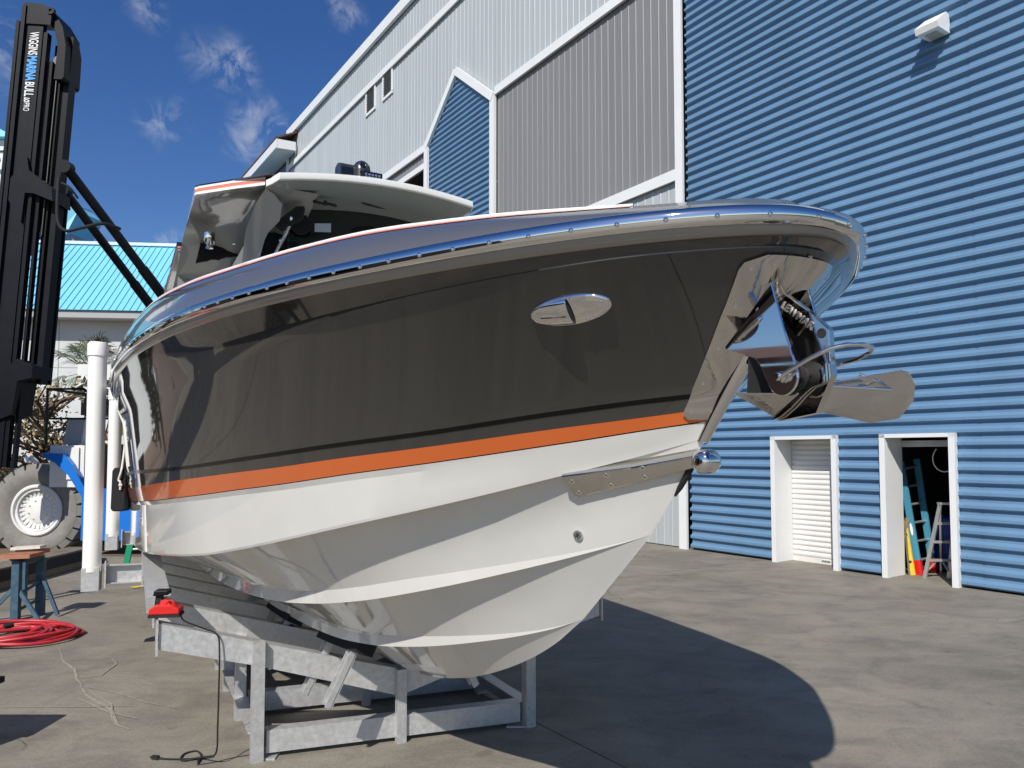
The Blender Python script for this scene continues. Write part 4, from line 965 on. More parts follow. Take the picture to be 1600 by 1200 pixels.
for sg in (-1, 1):   # bunk pads and their slanted stands, set from the hull's own bottom
    for t0, t1, b0, b1 in ((.30, -.40, .30, .36), (-.95, -1.65, .44, .46), (-2.3, -3.0, .47, .48), (-3.9, -4.8, .48, .48)):
        P = []
        for f in range(6):
            t = t0 + (t1 - t0) * f / 5; b = b0 + (b1 - b0) * f / 5
            q = BVH.ray_cast(Vector((t, -b, -1)), UP); h = q[0].z
            P.append(BW @ Vector((t, sg * b, h)))
        sl = (BW.to_3x3() @ Vector((0, sg * .89, .45))).normalized(); nr = (BW.to_3x3() @ Vector((0, -sg * .45, .89))).normalized()
        rows = [[p + sl * u - nr * v for u, v in ((-.06, .004), (.06, .004), (.06, .075), (-.06, .075), (-.06, .004))] for p in P]
        mb = MB(); mb.grid(rows); mb.add(rows[0][:4], [(0, 1, 2, 3)]); mb.add(rows[-1][:4], [(3, 2, 1, 0)]); mb.build('bunk_pad', BLACKF, cradle)
        for i in (1, 4):
            p = P[i] - nr * .07; e = p + Vector((0, 0, 0)) + (BW.to_3x3() @ Vector((0, sg * .16, -.32)))
            ax = (e - p).normalized(); s1 = (BW.to_3x3() @ Vector((1, 0, 0))); s2 = ax.cross(s1).normalized()
            mb = MB(); mb.prism([p - s1 * .035 - s2 * .006, p + s1 * .035 - s2 * .006, p + s1 * .035 + s2 * .006, p - s1 * .035 + s2 * .006], e - p)
            for q in (-.035, .035): mb.prism([p + s1 * (q - .005) + s2 * .007, p + s1 * (q + .005) + s2 * .007, p + s1 * (q + .005) + s2 * .042, p + s1 * (q - .005) + s2 * .042], e - p)
            mb.build('bunk_stand', GALV, cradle)
# guide poles on side arms
for k, w, hb, ht_, lab in ((2.99, 2.0, .82, 3.03, 'white plastic guide pole nearer the camera on the cradle arm'), (6.31, 1.90, .82, 2.82, 'white plastic guide pole farther back, behind the black fender')):
    mb = MB(); yy = .80
    mb.prism([C(-1.57, k, .70), C(-w + .12, k, .70), C(-w + .12, k, .88), C(-1.57, k, .88)], CA * .010)
    for h in (.70, .869): mb.prism([C(-1.57, k - .055, h), C(-w + .12, k - .055, h), C(-w + .12, k - .001, h), C(-1.57, k - .001, h)], UP * .011)
    mb.build('guide_arm', GALV, cradle)
    for c_, hh in ((-w + .11, .24), (-1.57, .26)):
        mb = MB(); mb.prism([C(c_, k - .10, .79 - hh / 2), C(c_, k + .10, .79 - hh / 2), C(c_, k + .10, .79 + hh / 2), C(c_, k - .10, .79 + hh / 2)], CD * .014); mb.build('end_plate', GALV, cradle)
    mb = MB(); c0 = C(-w, k, 0); mb.bar(c0 + UP * .64, c0 + UP * .86, .15, .15, up=CD); mb.build('pole_socket', GALV, cradle)
    gp = empty('guide_pole', c0 + UP * hb, lab, 'pole', 'guide poles of the cradle')
    mb = MB(); mb.lathe(c0, UP, [(.082, hb), (.082, ht_ - .13)], 28); mb.build('pipe', PVC, gp, smooth=50)
    mb = MB(); mb.lathe(c0, UP, [(.092, ht_ - .14), (.092, ht_ - .03), (.078, ht_ - .006), (.04, ht_), (0, ht_ + .002)], 28); mb.build('cap', PVC, gp, smooth=40)
# red tool on the front arm end with its cord
rt = empty('battery_tool', C(-1.47, .05, .92), 'red and black battery powered tool resting on the cradle arm end', 'tool')
bs = C(-1.46, .08, .925); TX = Vector((.98, .18, 0)).normalized(); TY = Vector((-.18, .98, 0)).normalized()
def T(x, y, z): return bs + TX * x + TY * y + UP * z
mb = MB(); mb.prism([T(-.088, -.06, .018), T(.092, -.06, .018), T(.092, -.06, .05), T(.045, -.06, .078), T(-.045, -.06, .08), T(-.088, -.06, .052)], TY * .12); o = mb.build('body', REDP, rt)
bv = o.modifiers.new('bevel', 'BEVEL'); bv.width = .008; bv.segments = 3
mb = MB(); mb.prism([T(-.09, -.062, .0), T(.094, -.062, .0), T(.094, -.062, .018), T(-.09, -.062, .018)], TY * .124); mb.build('base', BLACKR, rt)
mb = MB(); mb.prism([T(-.03, -.035, .078), T(.03, -.035, .078), T(.018, -.03, .105), T(-.022, -.03, .105)], TY * .06); mb.build('collar', REDP, rt)
mb = MB(); mb.prism([T(-.062, -.028, .07), T(-.018, -.028, .07), T(-.022, -.028, .135), T(-.055, -.028, .135)], TY * .05); mb.build('stem', BLACKR, rt)
mb = MB(); mb.prism([T(-.068, -.05, .132), T(.022, -.05, .136), T(.022, -.05, .165), T(-.06, -.05, .166)], TY * .09); o = mb.build('battery', BLACKM, rt); bv = o.modifiers.new('bevel', 'BEVEL'); bv.width = .006; bv.segments = 2
mb = MB(); mb.tube([T(.0, -.03, .075), T(.03, -.034, .105), T(.055, -.036, .09), T(.06, -.036, .06)], .007, 8); mb.build('trigger_guard', REDP, rt)
# the cord hangs over the beam and lies on the slab
def cr(pts, n=6):
    out = []; P = [Vector(p) for p in pts]
    for i in range(len(P) - 1):
        p0 = P[max(i - 1, 0)]; p1 = P[i]; p2 = P[i + 1]; p3 = P[min(i + 2, len(P) - 1)]
        for j in range(n):
            t = j / n; out.append(.5 * ((2 * p1) + (p2 - p0) * t + (2 * p0 - 5 * p1 + 4 * p2 - p3) * t * t + (3 * p1 - p0 - 3 * p2 + p3) * t ** 3))
    return out + [P[-1]]
gz = .008
pts = [T(.09, 0, .03), C(-1.36, .03, .90), C(-1.24, -.0, .845), C(-1.165, -.02, .805), C(-1.152, -.035, .70), C(-1.152, -.04, .5), C(-1.155, -.045, .25), C(-1.165, -.05, .08), (-1.98, 4.78, gz + .01), (-1.97, 4.72, gz), (-1.99, 4.82, gz), (-2.06, 4.91, gz), (-2.12, 4.86, gz), (-2.09, 4.76, gz), (-2.0, 4.78, gz + .008), (-1.92, 4.82, gz + .004), (-2.02, 4.79, gz), (-2.14, 4.78, gz), (-2.25, 4.79, gz)]
cord = empty('power_cord', (-1.98, 4.62, 0), 'thin black power cord hanging from the cradle beam onto the concrete', 'cord')
mb = MB(); mb.tube(cr(pts), .0055, 6); mb.build('cable', BLACKR, cord, smooth=60)
mb = MB(); mb.bar((-2.25, 4.79, .014), (-2.295, 4.80, .014), .024, .020); mb.bar((-2.295, 4.796, .014), (-2.312, 4.80, .014), .003, .008); mb.build('plug', BLACKR, cord)
mb = MB(); mb.tube(cr([(-1.97, 4.70, .006), (-1.86, 4.75, .006), (-1.80, 4.80, .006), (-1.69, 4.86, .006)]), .0022, 5); tag(mb.build('thin_wire', BLACKR), 'hair thin dark wire lying on the slab beside the cradle foot', 'wire')
# black fender hung over the side
fp = Vector((-4.34, 8.12, 0))
fe = empty('boat_fender', fp + UP * 1.3, 'black padded fender hanging on white rope beside the hull', 'fender')
mb = MB(); mb.prism([fp + Vector((x, 0, h)) for x, h in ((-.075, 1.34), (-.055, 1.31), (.06, 1.31), (.085, 1.34), (.095, 1.74), (.075, 1.79), (-.045, 1.79), (-.066, 1.75))], (0, .16, 0)); o = mb.build('pad', BLACKF, fe)
bv = o.modifiers.new('bevel', 'BEVEL'); bv.width = .02; bv.segments = 3
mb = MB(); mb.tube(cr([fp + Vector((.045, -.02, 1.55)), fp + Vector((.05, -.03, 1.63)), fp + Vector((.03, -.03, 1.66)), fp + Vector((.055, -.03, 1.75)), fp + Vector((.05, .02, 1.9)), fp + Vector((.07, .06, 2.35)), fp + Vector((.11, .1, 2.7))]), .012, 7); mb.lathe(fp + Vector((.05, -.03, 1.60)), (0, 1, 0), [(0, -.02), (.022, 0), (0, .02)], 8); mb.build('rope', ROPE, fe, smooth=60)
# green ladder leaning by the hull
gl = empty('green_ladder', (-5.9, 11.3, 0), 'green fibreglass ladder standing behind the cradle arm', 'ladder')
for dx in (0, .42): boxbar('rail', Vector((-5.92 + dx, 11.3 + dx * .3, 0)), Vector((-5.62 + dx, 11.6 + dx * .3, 2.4)), .09, .03, GREENP, gl, up=(0, 1, 0))
for i in range(7):
    f = (i + .6) / 8; mb = MB(); mb.cyl(Vector((-5.92 + .3 * f, 11.3 + .3 * f, 2.4 * f)), Vector((-5.5 + .3 * f, 11.43 + .3 * f, 2.4 * f)), .016, 8); mb.build('rung', ALU, gl)
# ------------------------------------------------------------------ left side: trestle, hose, cart
sw = empty('steel_trestle', (-5.75, 8.75, 0), 'blue steel trestle with an orange timber top', 'trestle')
tc_ = Vector((-5.78, 8.85, 0)); SX = Vector((1, .06, 0)); SY = Vector((-.06, 1, 0))
def Sx(x, y, z): return tc_ + SX * x + SY * y + UP * z
boxbar('top_board', Sx(-.20, -.12, .745), Sx(.18, -.12, .755), .30, .045, RUSTB, sw)
mb = MB(); mb.prism([Sx(-.17, -.10, .72), Sx(.16, -.10, .72), Sx(.11, -.10, .665), Sx(-.11, -.10, .665)], SY * .2); mb.build('head', SAWB, sw)
boxbar('leg', Sx(-.02, -.16, 0), Sx(-.02, -.16, .69), .085, .07, SAWB, sw, up=SY); boxbar('leg', Sx(.10, .12, 0), Sx(.10, .12, .69), .085, .07, SAWB, sw, up=SY)
boxbar('brace', Sx(-.36, -.20, .02), Sx(-.05, -.14, .38), .045, .03, SAWB, sw, up=SY); boxbar('brace', Sx(.36, .02, .02), Sx(.12, .08, .52), .04, .03, SAWB, sw, up=SY)
boxbar('brace', Sx(.30, -.26, .02), Sx(.0, -.15, .36), .045, .03, SAWB, sw, up=SY); boxbar('brace', Sx(.0, -.12, .30), Sx(.12, .1, .42), .03, .03, SAWB, sw, up=SY)
boxbar('brace', Sx(.0, -.12, .12), Sx(.10, .1, .20), .03, .03, SAWB, sw, up=SY)
pb = empty('pale_board', (-5.9, 9.6, .8), 'short pale board laid on an orange beam behind the trestle', 'board')
boxbar('plank', Vector((-6.55, 9.75, .70)), Vector((-6.18, 9.78, .72)), .16, .035, PALEB, pb)
sw2 = empty('timber_stand', (-6.1, 9.8, 0), 'low timber stand behind the blue trestle, under the pale board', 'stand')
boxbar('top_beam', Vector((-6.52, 9.80, .652)), Vector((-6.16, 9.83, .660)), .15, .05, RUSTB, sw2)
for x in (-6.45, -6.25): boxbar('leg', Vector((x, 9.83, 0)), Vector((x, 9.83, .63)), .06, .06, SAWB, sw2, up=(0, 1, 0))
db = empty('timber_beam', (-7.0, 10, 0), 'weathered timber beam lying on the ground at the left edge', 'beam')
boxbar('baulk', Vector((-7.45, 9.2, .16)), Vector((-7.55, 13.0, .16)), .42, .30, WOOD, db)
boxbar('edge_strip', Vector((-7.235, 9.2, .20)), Vector((-7.335, 13.0, .20)), .02, .16, BLACKR, db)
random.seed(5)
hb = empty('air_hose', (-5.15, 7.9, 0), 'coiled red air hose lying on the concrete', 'hose')
pts = []
for i in range(150):
    a = i * .36; r = .36 + .10 * math.sin(i * .145) + .05 * math.sin(i * .4); ox = .10 * math.sin(i * .05); oy = .06 * math.cos(i * .07)
    pts.append((-5.28 + ox + r * 1.25 * math.cos(a), 7.88 + oy + r * .95 * math.sin(a), .020 + .016 * (1 + math.sin(i * .83)) * min(1, i / 20) + .0003 * i))
pts += [(-5.05, 8.22, .05), (-4.85, 8.20, .03), (-4.66, 8.10, .022), (-4.62, 7.95, .02), (-4.76, 7.77, .02), (-5.0, 7.64, .02), (-5.3, 7.60, .02), (-5.7, 7.62, .02), (-6.2, 7.62, .02)]
mb = MB(); mb.tube(cr(pts, 4), .019, 8); mb.build('tube', REDH, hb, smooth=60)
mb = MB(); mb.cyl((-5.45, 8.0, .09), (-5.40, 8.07, .10), .028, 10); mb.build('coupling', BLACKR, hb, smooth=40)
cart = empty('shop_cart', (-3.55, 5.0, 0), 'black ribbed plastic step at the near left edge', 'cart')
mb = MB(); mb.box((-3.85, 4.95, .40), (.72, .40, .04)); mb.build('deck', BLACKM, cart)
for i in range(6): boxbar('rib', Vector((-4.19, 4.79 + .065 * i, .428)), Vector((-3.51, 4.79 + .065 * i, .428)), .02, .016, BLACKR, cart)
for x, y in ((-4.14, 4.8), (-3.54, 4.8), (-4.14, 5.1), (-3.54, 5.1)): boxbar('leg', Vector((x, y, .05)), Vector((x, y, .39)), .05, .05, BLACKM, cart, up=(0, 1, 0))
boxbar('crossbar', Vector((-3.54, 4.8, .16)), Vector((-3.54, 5.1, .16)), .04, .04, BLACKM, cart)
for x, y in ((-4.14, 4.8), (-3.54, 4.8), (-4.14, 5.1), (-3.54, 5.1)):
    mb = MB(); mb.lathe((x, y - .015, .035), (0, 1, 0), [(0, 0), (.03, 0), (.035, .006), (.035, .026), (.03, .03), (0, .03)], 14); mb.build('caster', BLACKR, cart, smooth=40)

# ------------------------------------------------------------------ marina forklift
fk = empty('marina_forklift', (-9.0, 14.5, 0), 'huge blue marina forklift with a tall black mast and solid grey tyre', 'forklift')
mb0 = Vector((-9.23, 13.1, .35)); mtop = Vector((-8.62, 13.1, 10.15)); MD = (mtop - mb0).normalized(); MX = Vector((MD.z, 0, -MD.x)).normalized(); MY = Vector((0, 1, 0))
def M(x, y, l): return mb0 + MX * (x * .88 - .04) + MY * y + MD * l
ML = (mtop - mb0).length
def mbar(name, x, y, l0, l1, w, d, m=BLACKM):
    mb = MB(); mb.bar(M(x, y, l0), M(x, y, l1), w, d, up=MY); return mb.build(name, m, fk)
mbar('outer_rail', -.36, 0, 1.35, ML - .35, .06, .16); mbar('outer_rail', -.26, .02, 1.35, ML - .05, .07, .2); plate = mbar('mast_plate', -.06, .03, 1.35, ML - .1, .34, .10)
mbar('inner_rail', .17, .06, 1.35, ML - .5, .09, .12); mbar('mast_chain', .25, .10, 5.2, ML - 1.0, .03, .02, mat('greasy_steel', (.12, .115, .10), .4, metal=.7)); mbar('inner_rail', .30, .12, 1.35, ML - 1.0, .05, .10); mbar('mast_chain', .37, .16, 5.6, ML - 1.3, .025, .02, MATS['greasy_steel']); mbar('inner_rail', .40, .25, 2.9, ML - .9, .06, .12); mbar('mast_backing', .28, .62, 2.9, 6.35, .44, .04); mbar('inner_rail', .22, .60, 6.3, ML - .6, .10, .08); mbar('inner_rail', .36, .64, 6.3, ML - .8, .07, .08); mbar('lift_cylinder', .12, .5, 6.3, ML - .5, .10, .10)
mbar('rear_rail', .56, .3, 2.9, ML - .45, .10, .2)
mb = MB(); mb.prism([M(-.28, -.05, ML - .38), M(.30, -.05, ML - .38), M(.30, -.05, ML - .1), M(.1, -.05, ML), M(-.28, -.05, ML + .02)], (0, .2, 0)); mb.build('head_plate', BLACKM, fk)
mb = MB(); mb.prism([M(.20, .02, ML - .12), M(.30, .02, ML - .10), M(.50, .02, ML - .36), M(.60, .02, ML - .7), M(.62, .02, ML - 1.3), M(.58, .02, ML - 1.35), M(.42, .02, ML - 1.35), M(.44, .02, ML - .75), M(.34, .02, ML - .42), M(.20, .02, ML - .35)], (0, .5, 0)); mb.build('head_guard', BLACKM, fk)
mb = MB(); mb.lathe(M(.28, -.07, ML - .12), (0, 1, 0), [(.03, 0), (.07, 0), (.07, .06), (.03, .06)], 16, closed=True); mb.build('lifting_eye', BLACKM, fk, smooth=40)
mb = MB(); mb.lathe(M(.40, .12, ML - .95), (0, 1, 0), [(0, 0), (.09, 0), (.09, .05), (0, .05)], 18); mb.build('chain_sheave', mat('greasy_steel', (.12, .115, .10), .4, metal=.7), fk, smooth=40)
mb = MB(); mb.prism([M(-.20, -.07, 6.55), M(.10, -.07, 6.95), M(.16, -.07, 6.72), M(.66, -.07, 6.42), M(.70, -.07, 6.18), M(.30, -.07, 6.3), M(.12, -.07, 6.3), M(.10, -.07, 5.75), M(-.20, -.07, 6.15)], (0, .55, 0)); mb.build('mast_crossmember', BLACKM, fk)
mb = MB(); mb.prism([M(-.2, -.07, 2.9), M(.30, -.07, 3.3), M(.62, -.07, 3.2), M(.62, -.07, 2.98), M(.34, -.07, 2.9), M(.28, -.07, 2.3), M(-.2, -.07, 2.1)], (0, .55, 0)); mb.build('mast_bracket', BLACKM, fk)
for i, (a, b) in enumerate((((-8.08, 13.1, 7.12), (-6.40, 15.4, 4.0)), ((-8.90, 14.4, 7.15), (-7.25, 16.7, 4.0)))):
    a = Vector(a); b = Vector(b); mb = MB(); mb.cyl(a, a + (b - a) * .55, .085, 14); mb.cyl(a + (b - a) * .5, b, .10, 14)
    mb.lathe(a - Vector((0, .08, 0)), (0, 1, 0), [(0, 0), (.12, 0), (.12, .16), (0, .16)], 14); mb.build('tilt_cylinder', BLACKM, fk, smooth=40)
mb = MB(); mb.tube(cr([(-8.15, 13.0, 6.9), (-8.12, 12.95, 6.15), (-7.98, 12.95, 5.92), (-7.72, 13.0, 5.98), (-7.45, 13.2, 6.12), (-7.35, 13.6, 6.15)]), .03, 8); mb.tube(cr([(-8.1, 13, 6.8), (-7.95, 13, 6.72), (-7.85, 13.1, 6.55)]), .02, 8); mb.build('hydraulic_hose', BLACKR, fk, smooth=60)
tM = Matrix(((-MD.x, MX.x, 0, 0), (0, 0, -1, 0), (-MD.z, MX.z, 0, 0), (0, 0, 0, 1)))
def mtext(body, l, x, size, m, length, bold=0, shear=0):
    o = text_mesh('mast_lettering', body, size, Matrix.Identity(4), m, fk, ext=.003, bold=bold, shear=shear)
    xs = [v.co.x for v in o.data.vertices]; x0 = min(xs); k = length / (max(xs) - x0)
    o.data.transform(Matrix.Translation(M(x, -.025, l) - fk.location) @ tM @ Matrix.Diagonal((k, 1, 1, 1)) @ Matrix.Translation((-x0, 0, 0)))
LT = ML - .52
mtext('WIGGINS', LT, -.12, .235, TEXTW, .43, .003); mtext('MARINA', LT - .45, -.12, .235, TEXTB, .47, .010); mtext('BULL', LT - .94, -.12, .235, TEXTW, .27, .003); mtext('LO', LT - 1.23, -.11, .13, TEXTW, .09, .006, .2); mtext('PRO', LT - 1.33, -.11, .15, TEXTW, .15)
# wheel
wc = Vector((-9.14, 14.35, .85)); fw_ = empty('front_wheel', wc - fk.location); fw_.scale = (.94, .94, .94); fw_.parent = fk
mb = MB(); mb.lathe(wc, (0, -1, 0), [(.50, -.02), (.52, .10), (.62, .17), (.78, .19), (.84, .17), (.86, .12), (.86, -.35), (.6, -.5), (.5, -.4)], 48); mb.build('tyre', RUBBER, fw_, smooth=35)
for i in range(22):
    a = 2 * math.pi * i / 22; u = Vector((math.cos(a), 0, math.sin(a))); v = Vector((-math.sin(a), 0, math.cos(a)))
    c = wc + u * .88; mb = MB()
    mb.prism([c + u * .07 - v * .108 + MY * -.13, c + u * .07 + v * .108 + MY * -.13, c - u * .08 + v * .100 + MY * -.178, c - u * .08 - v * .100 + MY * -.178], MY * .50); mb.build('tread_block', RUBBER, fw_)
mb = MB(); mb.lathe(wc, (0, -1, 0), [(.52, .05), (.53, .14), (.505, .165), (.47, .165), (.46, .12), (.44, .11), (.42, .13), (.40, .125), (.385, .03)], 48); mb.build('rim', WHITEP, fw_, smooth=35)
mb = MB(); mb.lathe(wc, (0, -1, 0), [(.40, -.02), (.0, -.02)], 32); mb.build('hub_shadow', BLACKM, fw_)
mb = MB(); mb.lathe(wc, (0, -1, 0), [(.27, .0), (.27, .06), (.24, .075), (0, .075)], 36); mb.build('hub', WHITEP, fw_, smooth=35)
for i in range(24):
    a = 2 * math.pi * i / 24; u = Vector((math.cos(a), 0, math.sin(a))); v = Vector((-math.sin(a), 0, math.cos(a)))
    mb = MB(); mb.prism([wc + u * .275 - v * .018 - MY * .05, wc + u * .275 + v * .018 - MY * .05, wc + u * .385 + v * .028 - MY * .09, wc + u * .385 - v * .028 - MY * .09], MY * .06); mb.build('spoke', WHITEP, fw_)
for i in range(8):
    a = 2 * math.pi * (i + .4) / 8; mb = MB(); mb.lathe(wc + Vector((math.cos(a) * .2, -.075, math.sin(a) * .2)), (0, -1, 0), [(.016, 0), (.016, .015), (0, .018)], 6); mb.build('wheel_nut', ALU, fw_)
# fender arc, body, deck, railing
arc = [R(x) for x in (78, 66, 54, 42, 30, 20, 12, 4, -2)]
outer = [wc + Vector((1.14 * math.cos(a), -.26, 1.14 * math.sin(a))) for a in arc]; inner = [wc + Vector((1.04 * math.cos(a), -.26, 1.04 * math.sin(a))) for a in arc]
mb = MB(); P = [wc + .92 * Vector(v) for v in ((.26, -.42, 1.20), (.70, -.42, 1.18), (.88, -.42, .96), (1.40, -.42, .04), (1.30, -.42, -.0), (1.04, -.42, .38), (.80, -.42, .75), (.52, -.42, 1.0), (.28, -.42, 1.11))]
mb.prism(P, (0, .9, 0)); mb.build('wheel_fender', BLUEP, fk)
mb = MB(); mb.prism([(-8.15, 14.0, .30), (-5.6, 14.0, .30), (-5.6, 14.0, 1.28), (-8.15, 14.0, 1.28)], (0, 2.6, 0)); mb.build('side_skirt', BLUEP, fk)
mb = MB(); mb.prism([(-8.85, 14.12, 1.30), (-5.6, 14.12, 1.30), (-5.6, 14.12, 2.10), (-8.85, 14.12, 2.10)], (0, 2.4, 0)); mb.build('body', WHITEP, fk)
mb = MB(); mb.prism([(-8.18, 14.10, .2), (-5.5, 14.10, .2), (-5.5, 14.10, 2.12), (-8.18, 14.10, 2.12)], (0, .015, 0)); mb.build('body_panel', BLACKM, fk)
mb = MB(); mb.prism([(-8.75, 14.085, 1.45), (-8.28, 14.085, 1.45), (-8.28, 14.085, 2.06), (-8.6, 14.085, 2.06)], (0, .02, 0)); mb.build('access_panel', WHITEP, fk)
mb = MB(); mb.prism([(-11.5, 14.75, .4), (-5.6, 14.75, .4), (-5.6, 14.75, 1.29), (-11.5, 14.75, 1.29)], (0, 1.6, 0)); mb.build('chassis', BLACKM, fk)
mb = MB()
dk = 2.12; Pq = [(-9.05, 14.3, dk), (-9.05, 14.3, dk + 1.08), (-8.35, 14.3, dk + 1.08), (-7.75, 14.3, dk + .62)]
mb.tube(Pq, .028, 6); mb.tube([(-9.05, 15.6, dk), (-9.05, 15.6, dk + 1.08), (-8.35, 15.6, dk + 1.08), (-7.75, 15.6, dk + .62)], .028, 6)
mb.tube([(-9.05, 14.3, dk + .5), (-7.6, 14.3, dk + .5)], .02, 6); mb.tube([(-8.80, 15.2, dk), (-8.80, 15.2, dk + .85), (-8.2, 15.2, dk + .85), (-7.7, 15.2, dk + .5)], .022, 6); mb.tube([(-9.05, 14.3, dk + 1.08), (-9.05, 15.6, dk + 1.08)], .028, 6)
mb.build('deck_rail', BLACKM, fk, smooth=40)
mb = MB(); mb.prism([(-8.85, 14.5, dk), (-8.48, 14.5, dk), (-8.40, 14.5, dk + .52), (-8.75, 14.5, dk + .5)], (0, .4, 0)); mb.build('control_box', GREYS, fk)
mb = MB(); mb.prism([(-8.48, 14.49, dk), (-8.43, 14.49, dk), (-8.36, 14.49, dk + .55), (-8.41, 14.49, dk + .55)], (0, .05, 0)); mb.build('box_edge', WHITEP, fk)
rows = []
for i in range(9):
    f = i / 8; r = .15 + .05 * math.sin(f * 3.1); rows.append([Vector((-8.02 + .16 * math.sin(f * 2.2) + r * math.cos(R(a)), 14.7 + .14 * math.sin(R(a)), dk + .08 + .62 * f)) for a in range(0, 361, 40)])
mb = MB(); mb.grid(rows); mb.add(rows[-1][:-1], [tuple(range(9))]); mb.build('seat_cover', TAN, fk, smooth=60)
mb = MB(); mb.prism([(-6.9, 13.98, 1.3), (-6.2, 13.98, 1.3), (-6.2, 13.98, 2.9), (-6.9, 13.98, 2.9)], (0, .1, 0)); mb.build('side_panel', WHITEP, fk)
# ------------------------------------------------------------------ background left
hall = empty('boat_hall', (-18, 31, 0), 'pale hall with a turquoise standing seam roof behind the forklift', 'building')
ex = Vector((1, .10, 0)).normalized(); ey = Vector((-.10, 1, 0)).normalized(); hc0 = Vector((-23.6, 30, 0))
def Hh(x, y, z): return hc0 + ex * x + ey * y + UP * z
mb = MB(); mb.prism([Hh(-14, .9, 0), Hh(11.4, .9, 0), Hh(11.4, .9, 7.8), Hh(-14, .9, 7.8)], ey * .3); mb.build('wall', STUCCO, hall)
mb = MB()
for x in (-9, -4.5, 0, 4.3, 8.6): mb.prism([Hh(x - .012, .885, 0), Hh(x + .012, .885, 0), Hh(x + .012, .885, 7.6), Hh(x - .012, .885, 7.6)], ey * .01)
for z in (3.4, 5.6): mb.prism([Hh(-14, .887, z), Hh(11.4, .887, z), Hh(11.4, .887, z + .02), Hh(-14, .887, z + .02)], ey * .01)
mb.build('wall_joint', GREYS, hall)
mb = MB(); mb.prism([Hh(-14, .0, 7.62), Hh(11.6, .0, 7.62), Hh(11.6, .0, 7.92), Hh(-14, .0, 7.92)], ey * .95); mb.build('soffit', GREYS, hall)
for i in range(92):
    x = -14 + i * .28
    mb = MB(); a, b, c_, d_ = Hh(x, -.1, 7.93), Hh(x + .277, -.1, 7.93), Hh(x + .277, 4.2, 11.85), Hh(x, 4.2, 11.85)
    mb.add([a, b, c_, d_], [(0, 1, 2, 3)]); mb.bar((a + UP * .02), (d_ + UP * .02), .022, .05, up=(0, -.7, .7)); mb.build('roof_panel', TURQ, hall)
boxbar('ridge_cap', Hh(-14, 4.25, 11.92), Hh(11.9, 4.25, 11.92), .35, .14, mat('pale_ridge', (.62, .78, .80), .4), hall)
mb = MB(); mb.prism([Hh(11.4, 0, 0), Hh(11.4, 10, 0), Hh(11.4, 10, 7.9), Hh(11.4, 4.2, 11.8), Hh(11.4, .9, 8.6)], ex * .2); mb.build('gable_wall', STUCCO, hall)
mb = MB(); mb.prism([Hh(-14, 4.3, 11.85), Hh(11.8, 4.3, 11.85), Hh(11.8, 8.5, 7.9), Hh(-14, 8.5, 7.9)], (0, 0, .06)); mb.build('roof', TURQ, hall)
cu = empty('roof_cupola', (-22, 38, 11), 'small cupola with turquoise gable roof above the hall', 'cupola')
cc = Vector((-23.45, 38, -.25)); 
mb = MB(); mb.prism([cc + Vector((-1.6, 0, 8)), cc + Vector((-.55, 0, 8)), cc + Vector((-.55, 0, 13.9)), cc + Vector((-1.6, 0, 13.9))], (0, 2.2, 0)); mb.prism([cc + Vector((-.56, .02, 8)), cc + Vector((.55, .3, 8)), cc + Vector((.55, .3, 13.0)), cc + Vector((-.0, .16, 14.2)), cc + Vector((-.56, .02, 13.2))], (0, 2.2, 0)); mb.build('wall', GREYS, cu)
mb = MB(); mb.prism([cc + Vector((-1.75, -.2, 13.9)), cc + Vector((-.35, -.2, 13.9)), cc + Vector((.0, -.1, 15.4)), cc + Vector((-1.6, -.1, 15.4))], (0, 2.6, .3)); mb.prism([cc + Vector((.0, -.15, 15.4)), cc + Vector((-.3, -.15, 13.6)), cc + Vector((.0, -.15, 13.2)), cc + Vector((.62, .1, 14.9))], (0, 2.4, .2)); mb.build('roof', TURQ, cu)
mb = MB(); mb.prism([cc + Vector((-1.5, -.01, 12.4)), cc + Vector((-.65, -.01, 12.4)), cc + Vector((-.65, -.01, 13.5)), cc + Vector((-1.5, -.01, 13.5))], (0, .02, 0)); mb.build('window', mat('blue_window', (.02, .16, .28), .1), cu)
mb = MB(); mb.prism([cc + Vector((-.3, -.05, 12.45)), cc + Vector((.35, -.05, 12.3)), cc + Vector((-.3, -.05, 13.0))], (0, .05, 0)); mb.build('small_gable', TURQ, cu)
tw = empty('white_tower', (-26, 36, 0), 'white stucco tower with turquoise cap and grey letter at the left edge', 'building')
mb = MB(); mb.prism([(-32, 36, 0), (-24.96, 36, 0), (-24.96, 36, 16.95), (-32, 36, 16.95)], (0, 1.0, 0)); mb.build('wall', mat('white_stucco', (.72, .74, .73), .85, bump=.1, bscale=12), tw)
mb = MB(); mb.prism([(-32, 35.8, 16.0), (-24.74, 35.8, 16.0), (-24.74, 35.8, 16.35), (-32, 35.8, 16.35)], (0, 1.3, 0)); mb.prism([(-32, 35.87, 17.0), (-24.83, 35.87, 17.0), (-24.83, 35.87, 17.5), (-32, 35.87, 17.5)], (0, 1.2, 0)); mb.build('cornice', TRIM, tw)
mb = MB(); mb.add([(-32.3, 35.5, 17.53), (-24.5, 35.5, 17.53), (-24.5, 37.3, 17.53), (-32.3, 37.3, 17.53), (-28.4, 36.4, 19.6)], [(0, 1, 4), (1, 2, 4), (2, 3, 4), (3, 0, 4), (3, 2, 1, 0)]); mb.build('cap_roof', TURQ, tw)
text_mesh('wall_lettering', 'S', 1.0, Matrix.Translation(Vector((-25.9, 35.98, 16.37)) - tw.location) @ Matrix.Rotation(R(90), 4, 'X'), SIGNG, tw, ext=.01)
